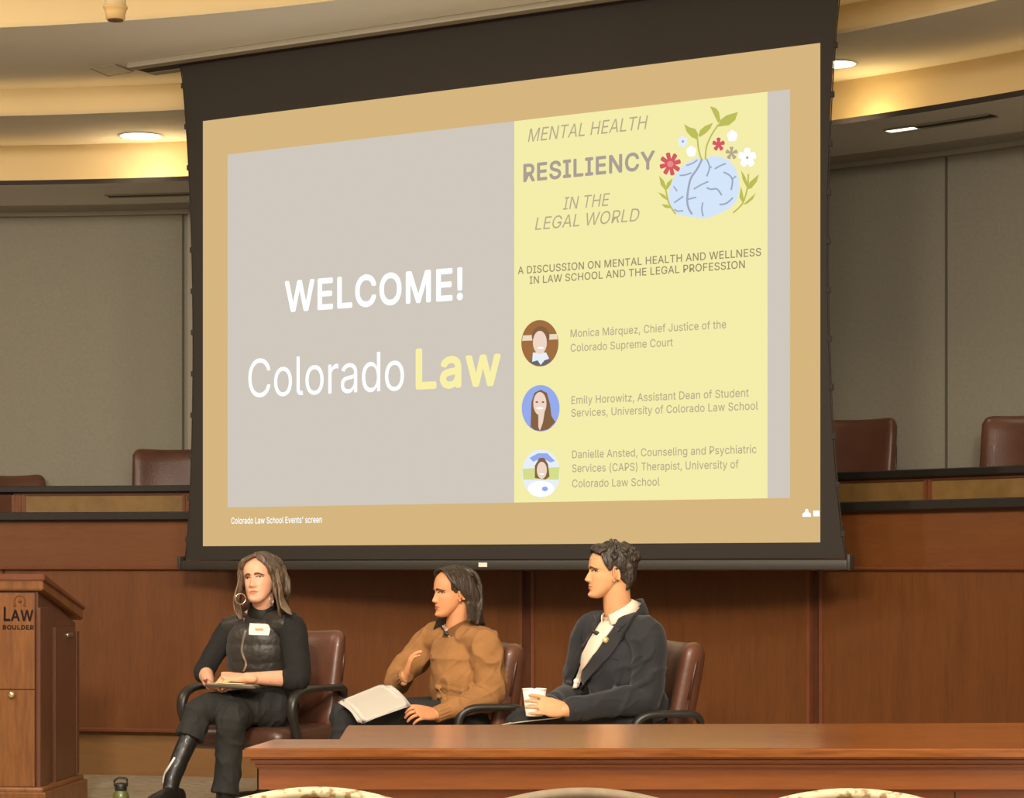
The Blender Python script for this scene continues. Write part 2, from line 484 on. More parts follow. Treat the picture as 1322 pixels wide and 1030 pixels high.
GLYPHS = {
    '!': (196, ['67,160 63,509 132,509 128,160', '98,-4 86,-3 75,1 66,9 58,18 54,29 52,41 54,53 58,64 66,73 75,80 86,85 98,86 110,85 121,80 130,73 138,64 142,53 143,41 142,29 138,18 130,9 121,1 110,-3']),
    "'": (206, ['78,318 70,509 136,509 128,318']),
    '(': (273, ['89,207 90,244 94,283 101,324 109,364 119,403 132,441 145,477 160,510 177,539 236,539 219,503 204,466 191,428 179,390 169,351 161,313 156,276 152,241 151,207 152,176 155,145 160,115 167,83 177,50 188,16 202,-19 218,-57 236,-96 177,-96 150,-46 128,4 111,55 99,106 92,156']),
    ')': (273, ['37,-96 56,-56 72,-18 86,18 97,52 106,85 113,116 118,147 121,177 122,207 121,241 117,276 112,313 104,351 94,390 82,428 69,466 54,503 37,539 97,539 113,510 128,477 142,441 154,403 164,364 173,323 179,283 183,244 184,207 182,156 174,104 161,53 144,3 123,-47 97,-96']),
    ',': (188, ['38,-119 68,71 137,71 84,-119']),
    '.': (188, ['95,-4 83,-3 73,1 63,9 55,18 51,29 50,41 51,53 55,64 63,73 73,81 83,85 95,87 107,85 118,81 128,73 135,64 140,53 141,41 140,29 135,18 128,9 118,1 107,-3']),
    'A': (480, ['16,0 201,509 276,509 463,0 395,0 287,302 280,323 272,346 264,372 255,402 244,438 232,478 245,478 233,437 222,402 213,371 204,345 197,322 191,302 85,0', '110,142 110,199 370,199 370,142']),
    'B': (456, ['60,0 60,509 241,509 274,507 304,501 329,491 350,477 367,461 381,442 390,421 396,398 398,374 397,353 393,336 387,320 378,307 368,295 356,286 343,278 329,272 315,267 315,262 331,260 347,254 363,245 378,234 391,220 402,203 411,184 416,161 418,136 416,111 410,88 400,67 386,48 368,31 344,18 317,8 284,2 247,0', '125,57 245,57 281,60 309,67 330,80 344,96 353,115 355,137 354,153 350,169 342,184 333,197 320,209 306,218 289,225 269,229 248,231 125,231', '125,285 238,285 256,287 273,290 288,296 302,304 314,314 323,326 330,340 335,355 336,372 333,393 326,412 313,429 294,442 270,449 240,452 125,452']),
    'C': (510, ['267,-7 225,-3 186,7 150,25 119,49 92,79 70,115 53,157 44,203 40,254 44,305 53,352 70,393 92,429 119,459 150,484 186,501 225,512 267,516 293,514 317,511 340,504 362,496 383,485 402,471 419,456 435,438 448,418 459,397 467,373 473,348 408,348 404,365 397,380 389,395 380,407 369,418 357,428 344,437 330,444 315,449 300,453 284,455 267,456 237,453 209,445 184,432 161,414 141,391 125,364 113,332 106,295 103,254 106,213 113,177 125,145 141,117 161,94 184,76 210,63 237,56 267,53 284,54 300,56 315,60 330,65 344,72 357,81 369,90 380,102 389,114 397,128 404,144 408,160 473,160 467,135 459,112 448,91 435,71 420,53 402,38 383,24 363,13 341,5 317,-2 293,-6']),
    'D': (502, ['219,0 96,0 96,57 215,57 254,60 288,68 318,81 343,99 363,122 379,149 390,181 397,216 399,255 397,294 390,329 379,361 364,388 344,410 320,428 291,441 258,449 221,452 93,452 93,509 225,509 273,505 315,495 353,478 385,455 412,426 433,391 449,351 458,306 462,255 458,205 449,159 433,119 411,83 384,54 351,31 312,14 268,3', '125,509 125,0 60,0 60,509']),
    'E': (419, ['60,0 60,509 372,509 372,452 125,452 125,286 355,286 355,229 125,229 125,57 375,57 375,0']),
    'F': (410, ['60,0 60,509 369,509 369,452 125,452 125,278 346,278 346,221 125,221 125,0']),
    'G': (520, ['269,-7 225,-3 185,7 149,25 118,49 91,79 69,116 53,157 43,203 40,254 43,305 53,352 69,393 91,429 117,459 149,484 184,501 223,512 265,516 291,514 316,510 340,504 363,494 384,483 403,469 421,453 436,436 449,416 460,395 468,373 474,349 408,349 402,365 395,379 387,393 378,406 368,417 356,427 344,436 330,443 315,448 300,453 283,455 265,456 236,453 209,445 183,432 160,414 141,392 125,364 113,332 106,295 103,254 106,213 113,177 125,145 141,117 161,95 184,76 210,63 238,56 269,53 296,55 322,61 345,71 365,85 382,102 396,123 407,147 413,173 415,202 434,199 283,199 283,256 478,256 478,200 475,160 466,124 451,91 431,62 406,38 377,19 344,5 308,-4']),
    'H': (517, ['60,0 60,509 125,509 125,289 392,289 392,509 457,509 457,0 392,0 392,232 125,232 125,0']),
    'I': (300, ['31,0 31,57 118,57 118,452 31,452 31,509 269,509 269,452 183,452 183,57 269,57 269,0']),
    'J': (396, ['185,-7 143,-2 106,11 75,33 52,63 38,100 33,145 33,173 98,173 98,145 100,117 108,93 122,74 139,61 160,53 185,50 209,53 230,61 248,74 261,93 269,117 272,145 272,509 336,509 336,145 332,100 318,63 294,33 263,11 227,-2']),
    'L': (393, ['60,0 60,509 125,509 125,57 361,57 361,0']),
    'M': (628, ['60,0 60,509 152,509 277,187 280,179 284,170 287,159 291,147 295,135 299,123 303,110 307,97 311,84 315,71 319,60 322,49 307,49 311,59 314,71 318,83 322,95 326,108 330,121 334,134 338,146 342,158 346,169 349,179 352,187 476,509 568,509 568,0 504,0 504,291 504,302 504,314 504,327 505,340 505,354 505,369 505,383 506,398 506,413 506,428 507,443 507,457 513,457 508,441 503,425 498,409 492,393 487,378 482,363 477,348 472,335 467,322 463,310 459,300 456,291 342,0 286,0 170,291 167,300 163,310 159,321 155,333 150,347 145,361 140,376 134,392 129,408 124,424 118,441 112,457 119,457 119,444 120,430 120,416 120,401 121,386 121,372 121,357 121,342 122,328 122,315 122,302 122,291 122,0']),
    'N': (523, ['60,0 60,509 136,509 343,183 349,174 355,163 363,151 371,137 379,122 388,107 396,90 405,73 414,55 405,54 403,72 402,90 401,108 400,126 399,142 399,157 399,171 399,184 399,195 399,509 463,509 463,0 387,0 202,290 194,303 186,317 177,331 168,346 159,363 148,381 136,402 123,425 108,452 119,454 120,429 121,406 122,384 123,363 124,345 124,328 125,313 125,301 125,291 125,0']),
    'O': (533, ['267,-7 225,-3 186,7 150,25 119,49 92,79 70,115 53,157 44,203 40,254 44,305 53,352 70,393 92,429 119,459 150,484 186,501 225,512 267,516 309,512 348,501 384,484 415,459 442,429 464,393 480,352 490,305 493,254 490,203 480,157 464,115 442,79 415,49 384,25 348,7 309,-3', '267,53 296,55 324,63 349,76 372,94 392,116 408,144 420,176 428,213 430,254 428,295 420,332 408,365 392,392 372,415 349,433 324,446 296,453 267,456 237,453 210,445 184,433 161,415 142,392 125,364 113,332 106,295 103,254 106,213 113,176 125,144 142,117 161,94 184,76 210,63 237,55']),
    'P': (445, ['60,0 60,509 235,509 272,506 305,499 332,487 356,471 375,452 390,430 400,404 407,377 409,348 407,318 400,291 390,265 375,243 356,223 332,207 305,195 272,188 235,186 109,186 109,242 233,242 257,244 279,248 297,256 312,266 324,279 333,294 339,310 343,328 344,348 343,367 339,385 333,402 324,416 312,428 297,439 279,446 257,451 232,452 125,452 125,0']),
    'R': (449, ['60,0 60,509 236,509 273,506 305,500 333,489 356,473 376,455 390,433 401,408 407,381 409,352 407,323 401,296 390,271 376,250 356,232 333,217 305,206 273,200 236,198 96,198 96,255 234,255 258,256 280,260 298,267 313,276 325,287 334,300 340,316 344,333 345,352 344,371 340,389 334,405 325,419 313,430 298,440 279,446 258,451 233,452 125,452 125,0', '353,0 230,229 303,229 428,0']),
    'S': (447, ['224,-9 188,-7 156,-1 128,9 102,23 81,40 64,60 51,83 42,109 38,137 104,137 108,118 114,102 123,88 136,76 150,66 166,59 185,53 204,50 224,49 246,50 267,54 286,60 303,69 317,79 329,92 338,106 344,122 346,139 344,154 340,168 332,179 322,189 310,197 296,205 280,211 263,217 245,222 184,239 145,253 112,269 86,289 67,313 56,341 52,372 54,400 62,425 75,448 92,468 113,484 138,498 165,508 195,514 227,516 259,514 289,508 316,498 340,484 360,468 377,449 390,427 398,403 401,378 337,378 332,402 320,421 302,437 280,449 254,456 225,459 204,457 185,454 167,448 152,440 139,430 129,418 121,405 117,391 115,376 117,359 122,345 131,334 142,324 155,315 169,308 184,302 198,297 212,293 264,279 279,275 295,270 312,264 328,256 344,248 359,238 372,226 384,213 395,198 402,180 407,161 408,139 406,112 399,87 386,64 370,43 349,25 323,11 294,0 261,-7']),
    'T': (449, ['32,452 32,509 417,509 417,452 257,452 257,0 193,0 193,452']),
    'U': (517, ['259,-8 220,-6 186,2 154,15 126,33 103,55 85,80 71,108 63,140 60,173 60,509 124,509 124,178 126,155 132,133 141,113 153,95 169,80 187,68 208,59 232,53 259,52 285,53 309,59 331,68 349,80 364,95 377,113 385,133 391,155 393,178 393,509 457,509 457,173 454,140 446,108 433,80 414,55 391,33 363,15 332,2 297,-6']),
    'V': (480, ['204,0 16,509 84,509 192,206 199,187 207,164 215,137 225,106 236,71 248,31 235,31 247,71 257,107 267,138 276,165 283,187 290,206 395,509 463,509 278,0']),
    'W': (686, ['155,0 16,509 82,509 163,196 167,179 172,162 175,145 179,128 183,111 187,94 190,76 194,58 197,40 189,40 193,58 196,76 200,94 203,111 207,128 211,145 215,162 220,179 224,196 306,509 380,509 462,196 466,179 470,162 474,145 478,128 482,111 486,94 490,76 494,58 497,40 488,40 492,58 495,76 499,94 503,111 506,128 510,145 515,162 519,179 523,196 603,509 670,509 530,0 455,0 368,323 362,345 357,368 351,391 346,417 341,445 336,475 350,475 345,446 340,420 335,395 330,371 324,347 318,323 230,0']),
    'Y': (472, ['203,0 203,208 16,509 91,509 192,344 203,327 213,309 222,292 231,274 240,254 250,230 224,230 233,254 242,275 251,293 260,310 270,327 280,344 381,509 455,509 268,208 268,0']),
    'a': (389, ['160,-9 137,-7 115,-3 94,5 76,15 60,29 48,45 38,63 32,84 30,108 32,128 36,146 43,161 53,174 64,184 78,193 92,200 108,206 125,211 143,214 161,217 178,220 200,223 218,225 234,227 247,229 257,231 265,235 271,240 274,246 276,255 275,272 272,285 267,297 260,307 251,315 240,322 227,327 212,330 196,331 178,330 163,327 149,322 137,316 127,309 118,301 110,292 104,283 100,274 41,291 51,313 64,331 79,346 95,358 114,368 133,375 153,380 173,383 194,384 208,384 223,382 239,379 255,375 271,369 286,360 300,350 312,336 322,320 330,301 335,278 337,251 337,0 277,0 277,52 272,52 267,43 260,34 252,25 242,16 229,8 215,1 199,-4 181,-7', '170,45 192,47 211,51 228,59 242,68 254,80 263,93 270,108 274,122 276,138 276,190 272,187 267,184 259,182 251,180 241,178 231,176 221,174 210,173 200,171 191,170 182,169 175,168 161,166 147,163 134,159 122,153 112,147 103,139 97,130 93,118 92,105 93,93 96,82 102,72 109,64 119,57 130,52 142,48 156,46']),
    'c': (396, ['207,-8 174,-5 144,3 117,16 93,35 72,58 56,85 44,116 37,150 34,187 37,225 44,260 56,291 72,318 93,341 117,360 144,374 174,382 207,384 226,384 243,381 260,377 276,371 291,364 305,356 318,346 330,335 340,322 349,308 356,293 362,277 303,262 300,272 295,281 290,289 284,297 278,304 270,311 261,316 252,321 242,325 231,328 220,329 207,330 184,328 163,321 145,310 130,296 118,278 108,258 102,236 98,212 96,187 98,163 102,139 108,117 118,97 130,80 145,66 163,55 184,49 207,46 220,47 232,49 243,52 253,55 262,60 271,66 279,73 285,80 292,89 297,98 301,107 304,117 363,102 357,86 350,70 341,56 331,43 319,32 306,21 292,12 277,5 261,-1 244,-5 226,-7']),
    'd': (424, ['195,-8 165,-6 137,3 111,16 89,34 70,57 55,84 43,116 36,151 34,189 36,227 43,261 55,293 70,320 89,342 112,361 137,374 165,382 196,384 218,383 237,379 253,373 267,364 278,355 287,346 295,336 301,327 306,319 311,319 311,509 372,509 372,0 313,0 313,59 307,59 301,50 295,41 287,31 277,21 266,12 252,4 236,-3 217,-7', '205,47 226,49 246,55 263,65 278,78 290,95 299,115 306,138 310,162 312,189 310,216 306,241 300,263 290,282 278,299 263,312 246,322 227,328 205,330 182,328 162,322 145,311 130,298 118,281 108,261 102,239 98,215 96,189 98,163 102,139 109,117 118,97 130,80 145,66 162,55 182,49']),
    'e': (404, ['212,-8 177,-5 145,3 117,16 92,35 72,58 56,85 44,116 37,150 34,187 36,224 44,258 55,290 71,317 91,340 115,359 142,373 172,382 205,384 226,383 246,380 266,374 285,366 303,355 319,341 334,324 347,305 357,282 365,256 370,227 371,194 371,169 75,169 75,221 338,221 310,202 308,226 304,248 298,269 288,286 277,301 263,314 246,323 227,328 205,330 183,328 164,323 146,313 131,301 119,286 109,270 102,251 97,231 96,211 96,178 98,151 102,127 110,106 121,88 135,73 151,61 169,53 190,48 212,46 227,47 241,49 254,53 265,58 276,65 285,73 294,82 300,93 306,105 365,91 358,72 348,55 335,39 320,26 302,14 283,4 261,-3 237,-7']),
    'f': (254, ['228,379 228,327 6,327 6,379', '81,0 81,432 82,452 87,470 96,486 107,499 120,510 135,519 152,525 169,529 187,530 201,530 212,529 222,527 231,525 238,523 243,521 227,468 224,470 220,471 215,472 209,473 202,474 195,474 178,472 164,468 154,460 147,449 143,435 142,419 142,0']),
    'g': (425, ['207,-151 180,-149 156,-146 134,-140 114,-132 97,-122 82,-110 70,-97 59,-84 51,-69 101,-41 107,-49 114,-57 122,-66 131,-74 142,-82 154,-88 169,-93 187,-96 207,-97 236,-95 261,-87 282,-75 298,-58 308,-34 311,-6 311,68 306,68 301,60 294,51 287,41 277,32 266,23 252,16 236,10 217,6 195,5 165,7 138,14 113,27 90,43 71,65 55,90 43,120 36,154 34,191 36,229 43,263 55,293 71,320 90,342 112,361 138,374 166,382 196,384 218,383 237,379 253,373 267,365 279,356 288,346 296,336 302,327 308,319 313,319 313,379 372,379 372,-9 370,-40 363,-67 350,-90 334,-109 314,-124 291,-136 265,-144 237,-149', '205,59 227,61 246,66 264,75 278,87 290,103 300,121 307,142 311,166 312,193 311,219 307,242 300,264 291,283 279,299 264,312 247,322 227,328 205,330 182,328 163,322 145,312 130,298 118,282 109,262 102,241 98,218 96,193 98,167 102,144 109,123 118,104 131,88 145,76 163,66 183,61']),
    'h': (410, ['114,227 114,0 53,0 53,509 114,509 114,287 102,287 116,319 132,344 152,362 175,374 200,382 227,384 252,383 275,377 295,369 313,356 328,340 341,321 350,298 355,271 357,240 357,0 296,0 296,235 293,263 286,286 273,304 256,318 235,326 210,329 192,328 176,324 161,317 147,308 136,297 126,283 119,266 115,248']),
    'i': (167, ['53,0 53,379 114,379 114,0', '84,443 73,444 63,448 54,455 47,463 43,472 41,483 43,494 47,504 54,512 63,518 73,522 84,524 95,522 105,518 114,512 121,504 125,494 126,483 125,472 121,463 114,455 105,448 95,444']),
    'l': (189, ['139,-2 112,0 91,8 74,20 62,37 55,59 53,84 53,509 114,509 114,99 114,83 117,71 120,62 126,57 135,53 146,52 152,52 157,52 160,53 164,53 167,54 181,3 175,1 169,0 162,-1 154,-2 147,-2']),
    'm': (610, ['53,0 53,379 112,379 112,295 108,295 114,314 122,331 132,346 144,358 158,368 172,376 187,382 203,385 219,386 245,383 268,375 287,361 303,342 314,320 321,295 312,295 318,312 326,329 337,343 350,356 364,366 381,375 398,381 417,385 437,386 458,385 478,380 497,372 514,361 529,346 541,328 550,307 555,283 557,255 557,0 496,0 496,254 493,279 485,298 473,313 456,323 438,329 419,330 402,329 387,326 374,320 363,312 353,302 345,290 340,277 336,263 335,247 335,0 274,0 274,260 272,280 265,297 253,311 238,322 220,328 199,330 185,329 171,326 158,320 145,312 135,302 126,289 119,274 115,257 114,238 114,0']),
    'n': (410, ['114,227 114,0 53,0 53,379 112,379 112,287 102,287 116,319 132,344 152,362 175,374 200,382 227,384 252,383 275,377 295,369 313,356 328,340 341,321 350,298 355,271 357,240 357,0 296,0 296,235 293,263 286,286 273,304 256,318 235,326 210,329 192,328 176,324 161,317 147,308 136,297 126,283 119,266 115,248']),
    'o': (415, ['207,-8 174,-5 144,3 117,16 93,35 72,58 56,85 44,116 37,150 34,187 37,225 44,260 56,291 72,318 93,341 117,360 144,374 174,382 207,384 241,382 271,374 299,360 323,341 343,318 359,291 371,260 379,225 381,187 379,150 371,116 359,85 343,58 323,35 299,16 271,3 241,-5', '207,46 231,49 252,55 270,66 285,80 298,97 307,117 314,139 318,163 319,187 318,212 314,236 307,258 298,278 285,296 270,310 252,321 231,328 207,330 184,328 163,321 145,310 130,296 118,278 108,258 102,236 98,212 96,187 98,163 102,139 108,117 118,97 130,80 145,66 163,55 184,49']),
    'p': (424, ['53,-143 53,379 112,379 112,319 118,319 123,327 130,336 137,346 147,355 158,364 171,373 188,379 207,383 229,384 259,382 287,374 313,361 335,342 354,320 370,293 381,261 388,227 390,189 388,151 381,116 370,84 355,57 336,34 313,16 288,3 260,-6 229,-8 208,-7 189,-3 173,4 159,12 147,21 138,31 130,41 124,50 118,59 114,59 114,-143', '220,47 242,49 262,55 279,66 294,80 306,97 316,117 323,139 327,163 328,189 327,215 323,239 316,261 307,281 295,298 280,311 262,322 243,328 220,330 198,328 178,322 161,312 147,299 134,282 125,263 118,241 114,216 113,189 114,162 118,138 125,115 135,95 147,78 162,65 179,55 198,49']),
    'q': (424, ['372,-143 311,-143 311,59 306,59 301,50 295,41 287,31 277,21 266,12 252,4 236,-3 217,-7 195,-8 165,-6 137,3 111,16 89,34 70,57 55,84 43,116 36,151 34,189 36,227 43,261 55,293 70,320 89,342 112,361 137,374 165,382 196,384 218,383 237,379 253,373 267,364 278,355 287,346 295,336 301,327 307,319 313,319 313,379 372,379', '205,47 226,49 246,55 263,65 278,78 290,95 299,115 306,138 310,162 312,189 310,216 306,241 300,263 290,282 278,299 263,312 246,322 227,328 205,330 182,328 162,322 145,311 130,298 118,281 108,261 102,239 98,215 96,189 98,163 102,139 109,117 118,97 130,80 145,66 162,55 182,49']),
    'r': (259, ['53,0 53,379 112,379 112,321 124,339 137,354 152,367 171,377 191,383 213,385 218,385 223,385 229,384 235,384 240,384 243,322 236,324 230,324 223,325 215,326 207,326 190,324 174,321 159,315 146,306 135,296 126,284 119,269 115,254 114,237 114,0']),
    's': (365, ['182,-8 157,-7 133,-3 112,3 93,12 76,24 62,38 50,54 41,73 36,94 94,107 101,87 111,72 124,60 141,52 160,47 181,45 206,47 227,53 244,62 258,74 265,88 268,103 266,115 262,126 254,136 243,144 229,150 212,155 149,170 118,180 92,192 72,208 58,227 50,249 47,274 49,295 55,314 65,332 79,347 95,360 115,370 137,378 161,383 187,384 212,383 234,379 254,372 271,363 286,352 299,339 309,324 318,308 324,290 268,277 262,291 254,304 243,316 228,325 210,331 187,333 166,331 147,326 131,317 119,305 111,292 109,277 110,264 115,253 124,243 136,235 152,229 172,223 229,209 261,200 287,187 306,171 320,153 328,131 331,107 329,85 323,65 312,47 298,31 281,18 260,6 236,-2 210,-7']),
    't': (227, ['204,379 204,327 6,327 6,379', '65,471 126,471 126,98 127,83 130,70 136,61 144,55 156,51 170,50 175,50 180,50 185,51 191,52 197,53 202,54 213,2 207,0 200,-2 192,-3 184,-3 176,-4 168,-4 138,-1 113,7 92,21 77,41 68,64 65,93']),
    'u': (410, ['182,-5 158,-3 135,2 115,11 97,23 82,39 69,59 60,82 54,109 53,139 53,379 114,379 114,144 116,117 124,94 137,75 154,61 175,53 200,50 218,51 234,55 249,62 263,71 274,83 283,97 290,113 295,132 296,153 296,379 357,379 357,0 298,0 298,92 307,92 294,60 277,35 257,17 234,5 209,-3']),
    'v': (389, ['163,0 17,379 84,379 165,155 173,132 180,110 187,87 193,64 199,42 206,21 184,21 191,42 197,64 203,87 209,110 216,132 224,155 305,379 371,379 226,0']),
    'w': (567, ['138,0 23,379 87,379 133,214 140,190 147,164 154,137 161,107 168,75 175,41 165,41 172,74 179,105 186,135 192,163 199,189 206,214 252,379 316,379 362,214 368,189 375,163 382,136 388,106 395,75 402,41 391,41 399,75 406,106 413,135 420,163 427,189 434,214 480,379 545,379 429,0 368,0 319,172 314,189 309,207 305,225 300,243 295,262 291,280 286,299 281,318 277,338 291,338 286,319 281,299 277,280 272,262 267,243 263,225 258,207 253,189 248,172 199,0']),
    'y': (389, ['47,-139 61,-86 71,-87 83,-89 94,-90 104,-89 113,-86 122,-81 130,-74 138,-64 145,-51 151,-36 163,-1 17,379 84,379 165,155 173,132 180,109 187,87 193,64 199,42 206,21 184,21 190,42 196,64 202,87 209,110 216,132 224,155 305,379 371,379 204,-58 196,-77 187,-93 177,-107 165,-119 153,-128 139,-136 125,-141 109,-144 91,-145 82,-145 73,-144 65,-143 57,-142 52,-140']),
    'z': (380, ['42,0 42,46 254,320 48,323 48,379 333,379 333,331 126,60 126,56 339,56 339,0']),
    'á': (389, ['160,-9 137,-7 115,-3 94,5 76,15 60,29 48,45 38,63 32,84 30,108 32,128 36,146 43,161 53,174 64,184 78,193 92,200 108,206 125,211 143,214 161,217 178,220 200,223 218,225 234,227 247,229 257,231 265,235 271,240 274,246 276,255 275,272 272,285 267,297 260,307 251,315 240,322 227,327 212,330 196,331 178,330 163,327 149,322 137,316 127,309 118,301 110,292 104,283 100,274 41,291 51,313 64,331 79,346 95,358 114,368 133,375 153,380 173,383 194,384 208,384 223,382 239,379 255,375 271,369 286,360 300,350 312,336 322,320 330,301 335,278 337,251 337,0 277,0 277,52 272,52 267,43 260,34 252,25 242,16 229,8 215,1 199,-4 181,-7', '170,45 192,47 211,51 228,59 242,68 254,80 263,93 270,108 274,122 276,138 276,190 272,187 267,184 259,182 251,180 241,178 231,176 221,174 210,173 200,171 191,170 182,169 175,168 161,166 147,163 134,159 122,153 112,147 103,139 97,130 93,118 92,105 93,93 96,82 102,72 109,64 119,57 130,52 142,48 156,46', '162,429 210,529 278,529 212,429']),
    ' ': (188, []),
}
# ================================================================== room shell
T0, T1 = radians(-24), radians(88)


def struct(name, bm, mat, smooth=False, label=None):
    o = obj(name, bm, mat, smooth=smooth, angle=40 if smooth else None)
    o['kind'] = 'structure'
    return o


# floor, and the raised floor behind the bench
bm = BM()
add_box(bm, (0, 5.5, -0.05), (22, 27, 0.1))
struct('floor', bm, M['carpet'])
bm = BM()
add_arc(bm, rect(8.10, 9.60, 0.001, 0.72), T0, T1)
struct('floor_dais', bm, M['carpet'])

# curved back wall with the crown moulding under the ceiling
bm = BM()
add_arc(bm, rect(9.38, 9.60, 0.0, 3.62), T0, T1, n=96)
struct('wall_back', bm, M['wallcloth'], True)
bm = BM()
add_arc(bm, [(9.38, 3.45), (9.34, 3.452), (9.335, 3.478), (9.27, 3.487), (9.25, 3.50), (9.25, 3.52), (9.38, 3.52)], T0, T1, n=96)
struct('trim_1', bm, M['crown'], True)
for k, px in enumerate((236, 1221)):                      # joints between the fabric wall panels
    t = arc_theta(px, 9.37)
    bm = BM()
    add_arc(bm, rect(9.372, 9.381, 0.72, 3.45), t - 0.0007, t + 0.0007, n=1)
    struct('trim_%d' % (k + 2), bm, M['seam'])
# pale reveal beside the screen on the left
t = arc_theta(243, 9.37)
bm = BM()
add_arc(bm, rect(9.36, 9.381, 0.72, 3.45), t, t + 0.012, n=1)
struct('trim_4', bm, M['crown'])

# stepped ceiling: flat rings rising towards the seats, each with a lip that hides its cove lights
Z0, Z1, Z2, Z3 = 3.507, 3.785, 3.98, 4.29
CEIL = [(9.60, Z0), (8.45, Z0), (8.45, Z0 + .028), (8.47, Z0 + .028), (8.47, Z0 + .012), (8.65, Z0 + .012), (8.65, Z1),
        (7.70, Z1), (7.70, Z1 + .018), (7.72, Z1 + .018), (7.72, Z1 + .012), (7.90, Z1 + .012), (7.90, Z2),
        (6.36, Z2), (6.36, Z2 + .018), (6.38, Z2 + .018), (6.38, Z2 + .012), (6.56, Z2 + .012), (6.56, Z3), (0.02, Z3)]
bm = BM()
add_arc(bm, CEIL + [(0.02, 4.5), (9.60, 4.5)], radians(-75), radians(110), n=160)
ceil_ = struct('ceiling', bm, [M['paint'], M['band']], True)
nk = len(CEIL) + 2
for i, p in enumerate(ceil_.data.polygons):              # warm cove glow painted as a tan tint on the upright bands
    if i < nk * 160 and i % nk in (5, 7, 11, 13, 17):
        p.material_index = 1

bm = BM()
add_arc(bm, rect(8.442, 8.449, Z0 + .001, Z0 + .029), T0, T1, n=96)
struct('trim_5', bm, M['slot'], True)  # dark strip painted in for the shaded face of the lip

# cove lights lying in the troughs behind the lips
def cove(R, z, n, t0, t1, power):
    for i in range(n):
        t = t0 + (t1 - t0) * (i + .5) / n
        p = arc_pt(R, t, z)
        w = (t1 - t0) / n * R * 0.96
        ld = bpy.data.lights.new('cove_light', 'AREA')
        ld.shape = 'RECTANGLE'
        ld.size, ld.size_y = w, 0.03
        ld.energy = power(t) * w
        ld.color = (1, 0.62, 0.18)
        o = bpy.data.objects.new('cove_light', ld)
        COL.objects.link(o)
        o.location = p
        d = (arc_pt(R + .16, t, z + .30) - p).normalized()
        o.rotation_euler = (-d).to_track_quat('Z', 'Y').to_euler()
        o.rotation_euler = Matrix((V((cos(t), -sin(t), 0)), (-d).cross(V((cos(t), -sin(t), 0))), -d)).transposed().to_euler()


cove(8.50, Z0 + .02, 9, radians(-10), radians(66), lambda t: 0.20)
cove(7.75, Z1 + .02, 9, radians(-10), radians(66), lambda t: 0.15)
cove(6.41, Z2 + .02, 8, radians(-10), radians(70), lambda t: 0.12)
for px, w in ((207, 0.75), (1115, 1.2)):                   # two stronger lamps of the lowest cove, beside the screen
    p = arc_pt(8.53, arc_theta(px, 8.5), Z0 + .03)
    ld = bpy.data.lights.new('cove_lamp', 'POINT')
    ld.energy = w
    ld.color = (1, 0.72, 0.30)
    ld.shadow_soft_size = 0.02
    o = bpy.data.objects.new('cove_lamp', ld)
    COL.objects.link(o)
    o.location = p


# recessed round downlights
def soffit_pt(px, py, z):
    d = (z - EYE) * FOC / (733 - py)
    return P(px, py, d)


def downlight(px, py, z, r, label, power):
    p = soffit_pt(px, py, z)
    t = empty('downlight', (p.x, p.y, z - .001))
    tag(t, label, 'ceiling light', 'round recessed ceiling lights')
    bm = BM()
    add_lathe(bm, [(r, .0), (r, -.006), (r * 1.1, -.006), (r * 1.12, 0)], n=40, close=False)
    obj('trim_ring', bm, M['white'], t)
    bm = BM()
    add_lathe(bm, [(0.002, -.0035), (r * .5, -.0035), (r, -.003)], n=40, close=False)
    obj('lens', bm, M_LENS, t)
    spot('downlight_beam', (p.x, p.y, z - .02), (p.x, p.y, 0), power, 110, 0.6, 0.05)


M_LENS = glow('lamp lens', (255, 244, 214), 4.0)
downlight(182, 175, Z1, 0.125, 'round white downlight lit in the cream ceiling left of the screen', 25)
downlight(1080, 82, Z1, 0.10, 'round white downlight half hidden by the screen right edge', 20)


# linear slots in the lowest ring, left and right of the screen
def slot(px0, px1, R, label, lamp=None):
    t0, t1 = arc_theta(px0, R), arc_theta(px1, R)
    s = empty('slot_diffuser', arc_pt(R, (t0 + t1) / 2, Z0))
    tag(s, label, 'slot diffuser', 'long dark slots in the lowest ceiling ring')
    bm = BM()
    add_arc(bm, rect(R - .035, R + .035, Z0 - .004, Z0 - .001), t0, t1, n=16)
    obj('slot_opening', bm, M['slot'], s, world=True, smooth=False)
    bm = BM()
    add_arc(bm, rect(R - .05, R - .035, Z0 - .009, Z0 - .001), t0, t1, n=16)
    add_arc(bm, rect(R + .035, R + .05, Z0 - .009, Z0 - .001), t0, t1, n=16)
    obj('slot_frame', bm, M['crown'], s, world=True, smooth=False)
    if lamp:
        a, b = arc_theta(lamp[0], R), arc_theta(lamp[1], R)
        bm = BM()
        add_arc(bm, [(R - .03, Z0 - .006), (R + .03, Z0 - .006), (R + .03, Z0 - .003), (R - .03, Z0 - .003)], a, b, n=6)
        l = obj('lamp', bm, M_LENS, s, world=True, smooth=False)
        l['label'] = 'lit lamp in the slot'


slot(138, 262, 8.90, 'dark slot in the ceiling left of the screen, with no lamp')
slot(1146, 1282, 8.75, 'dark slot in the ceiling right of the screen, lamp lit at its end', (1146, 1180))

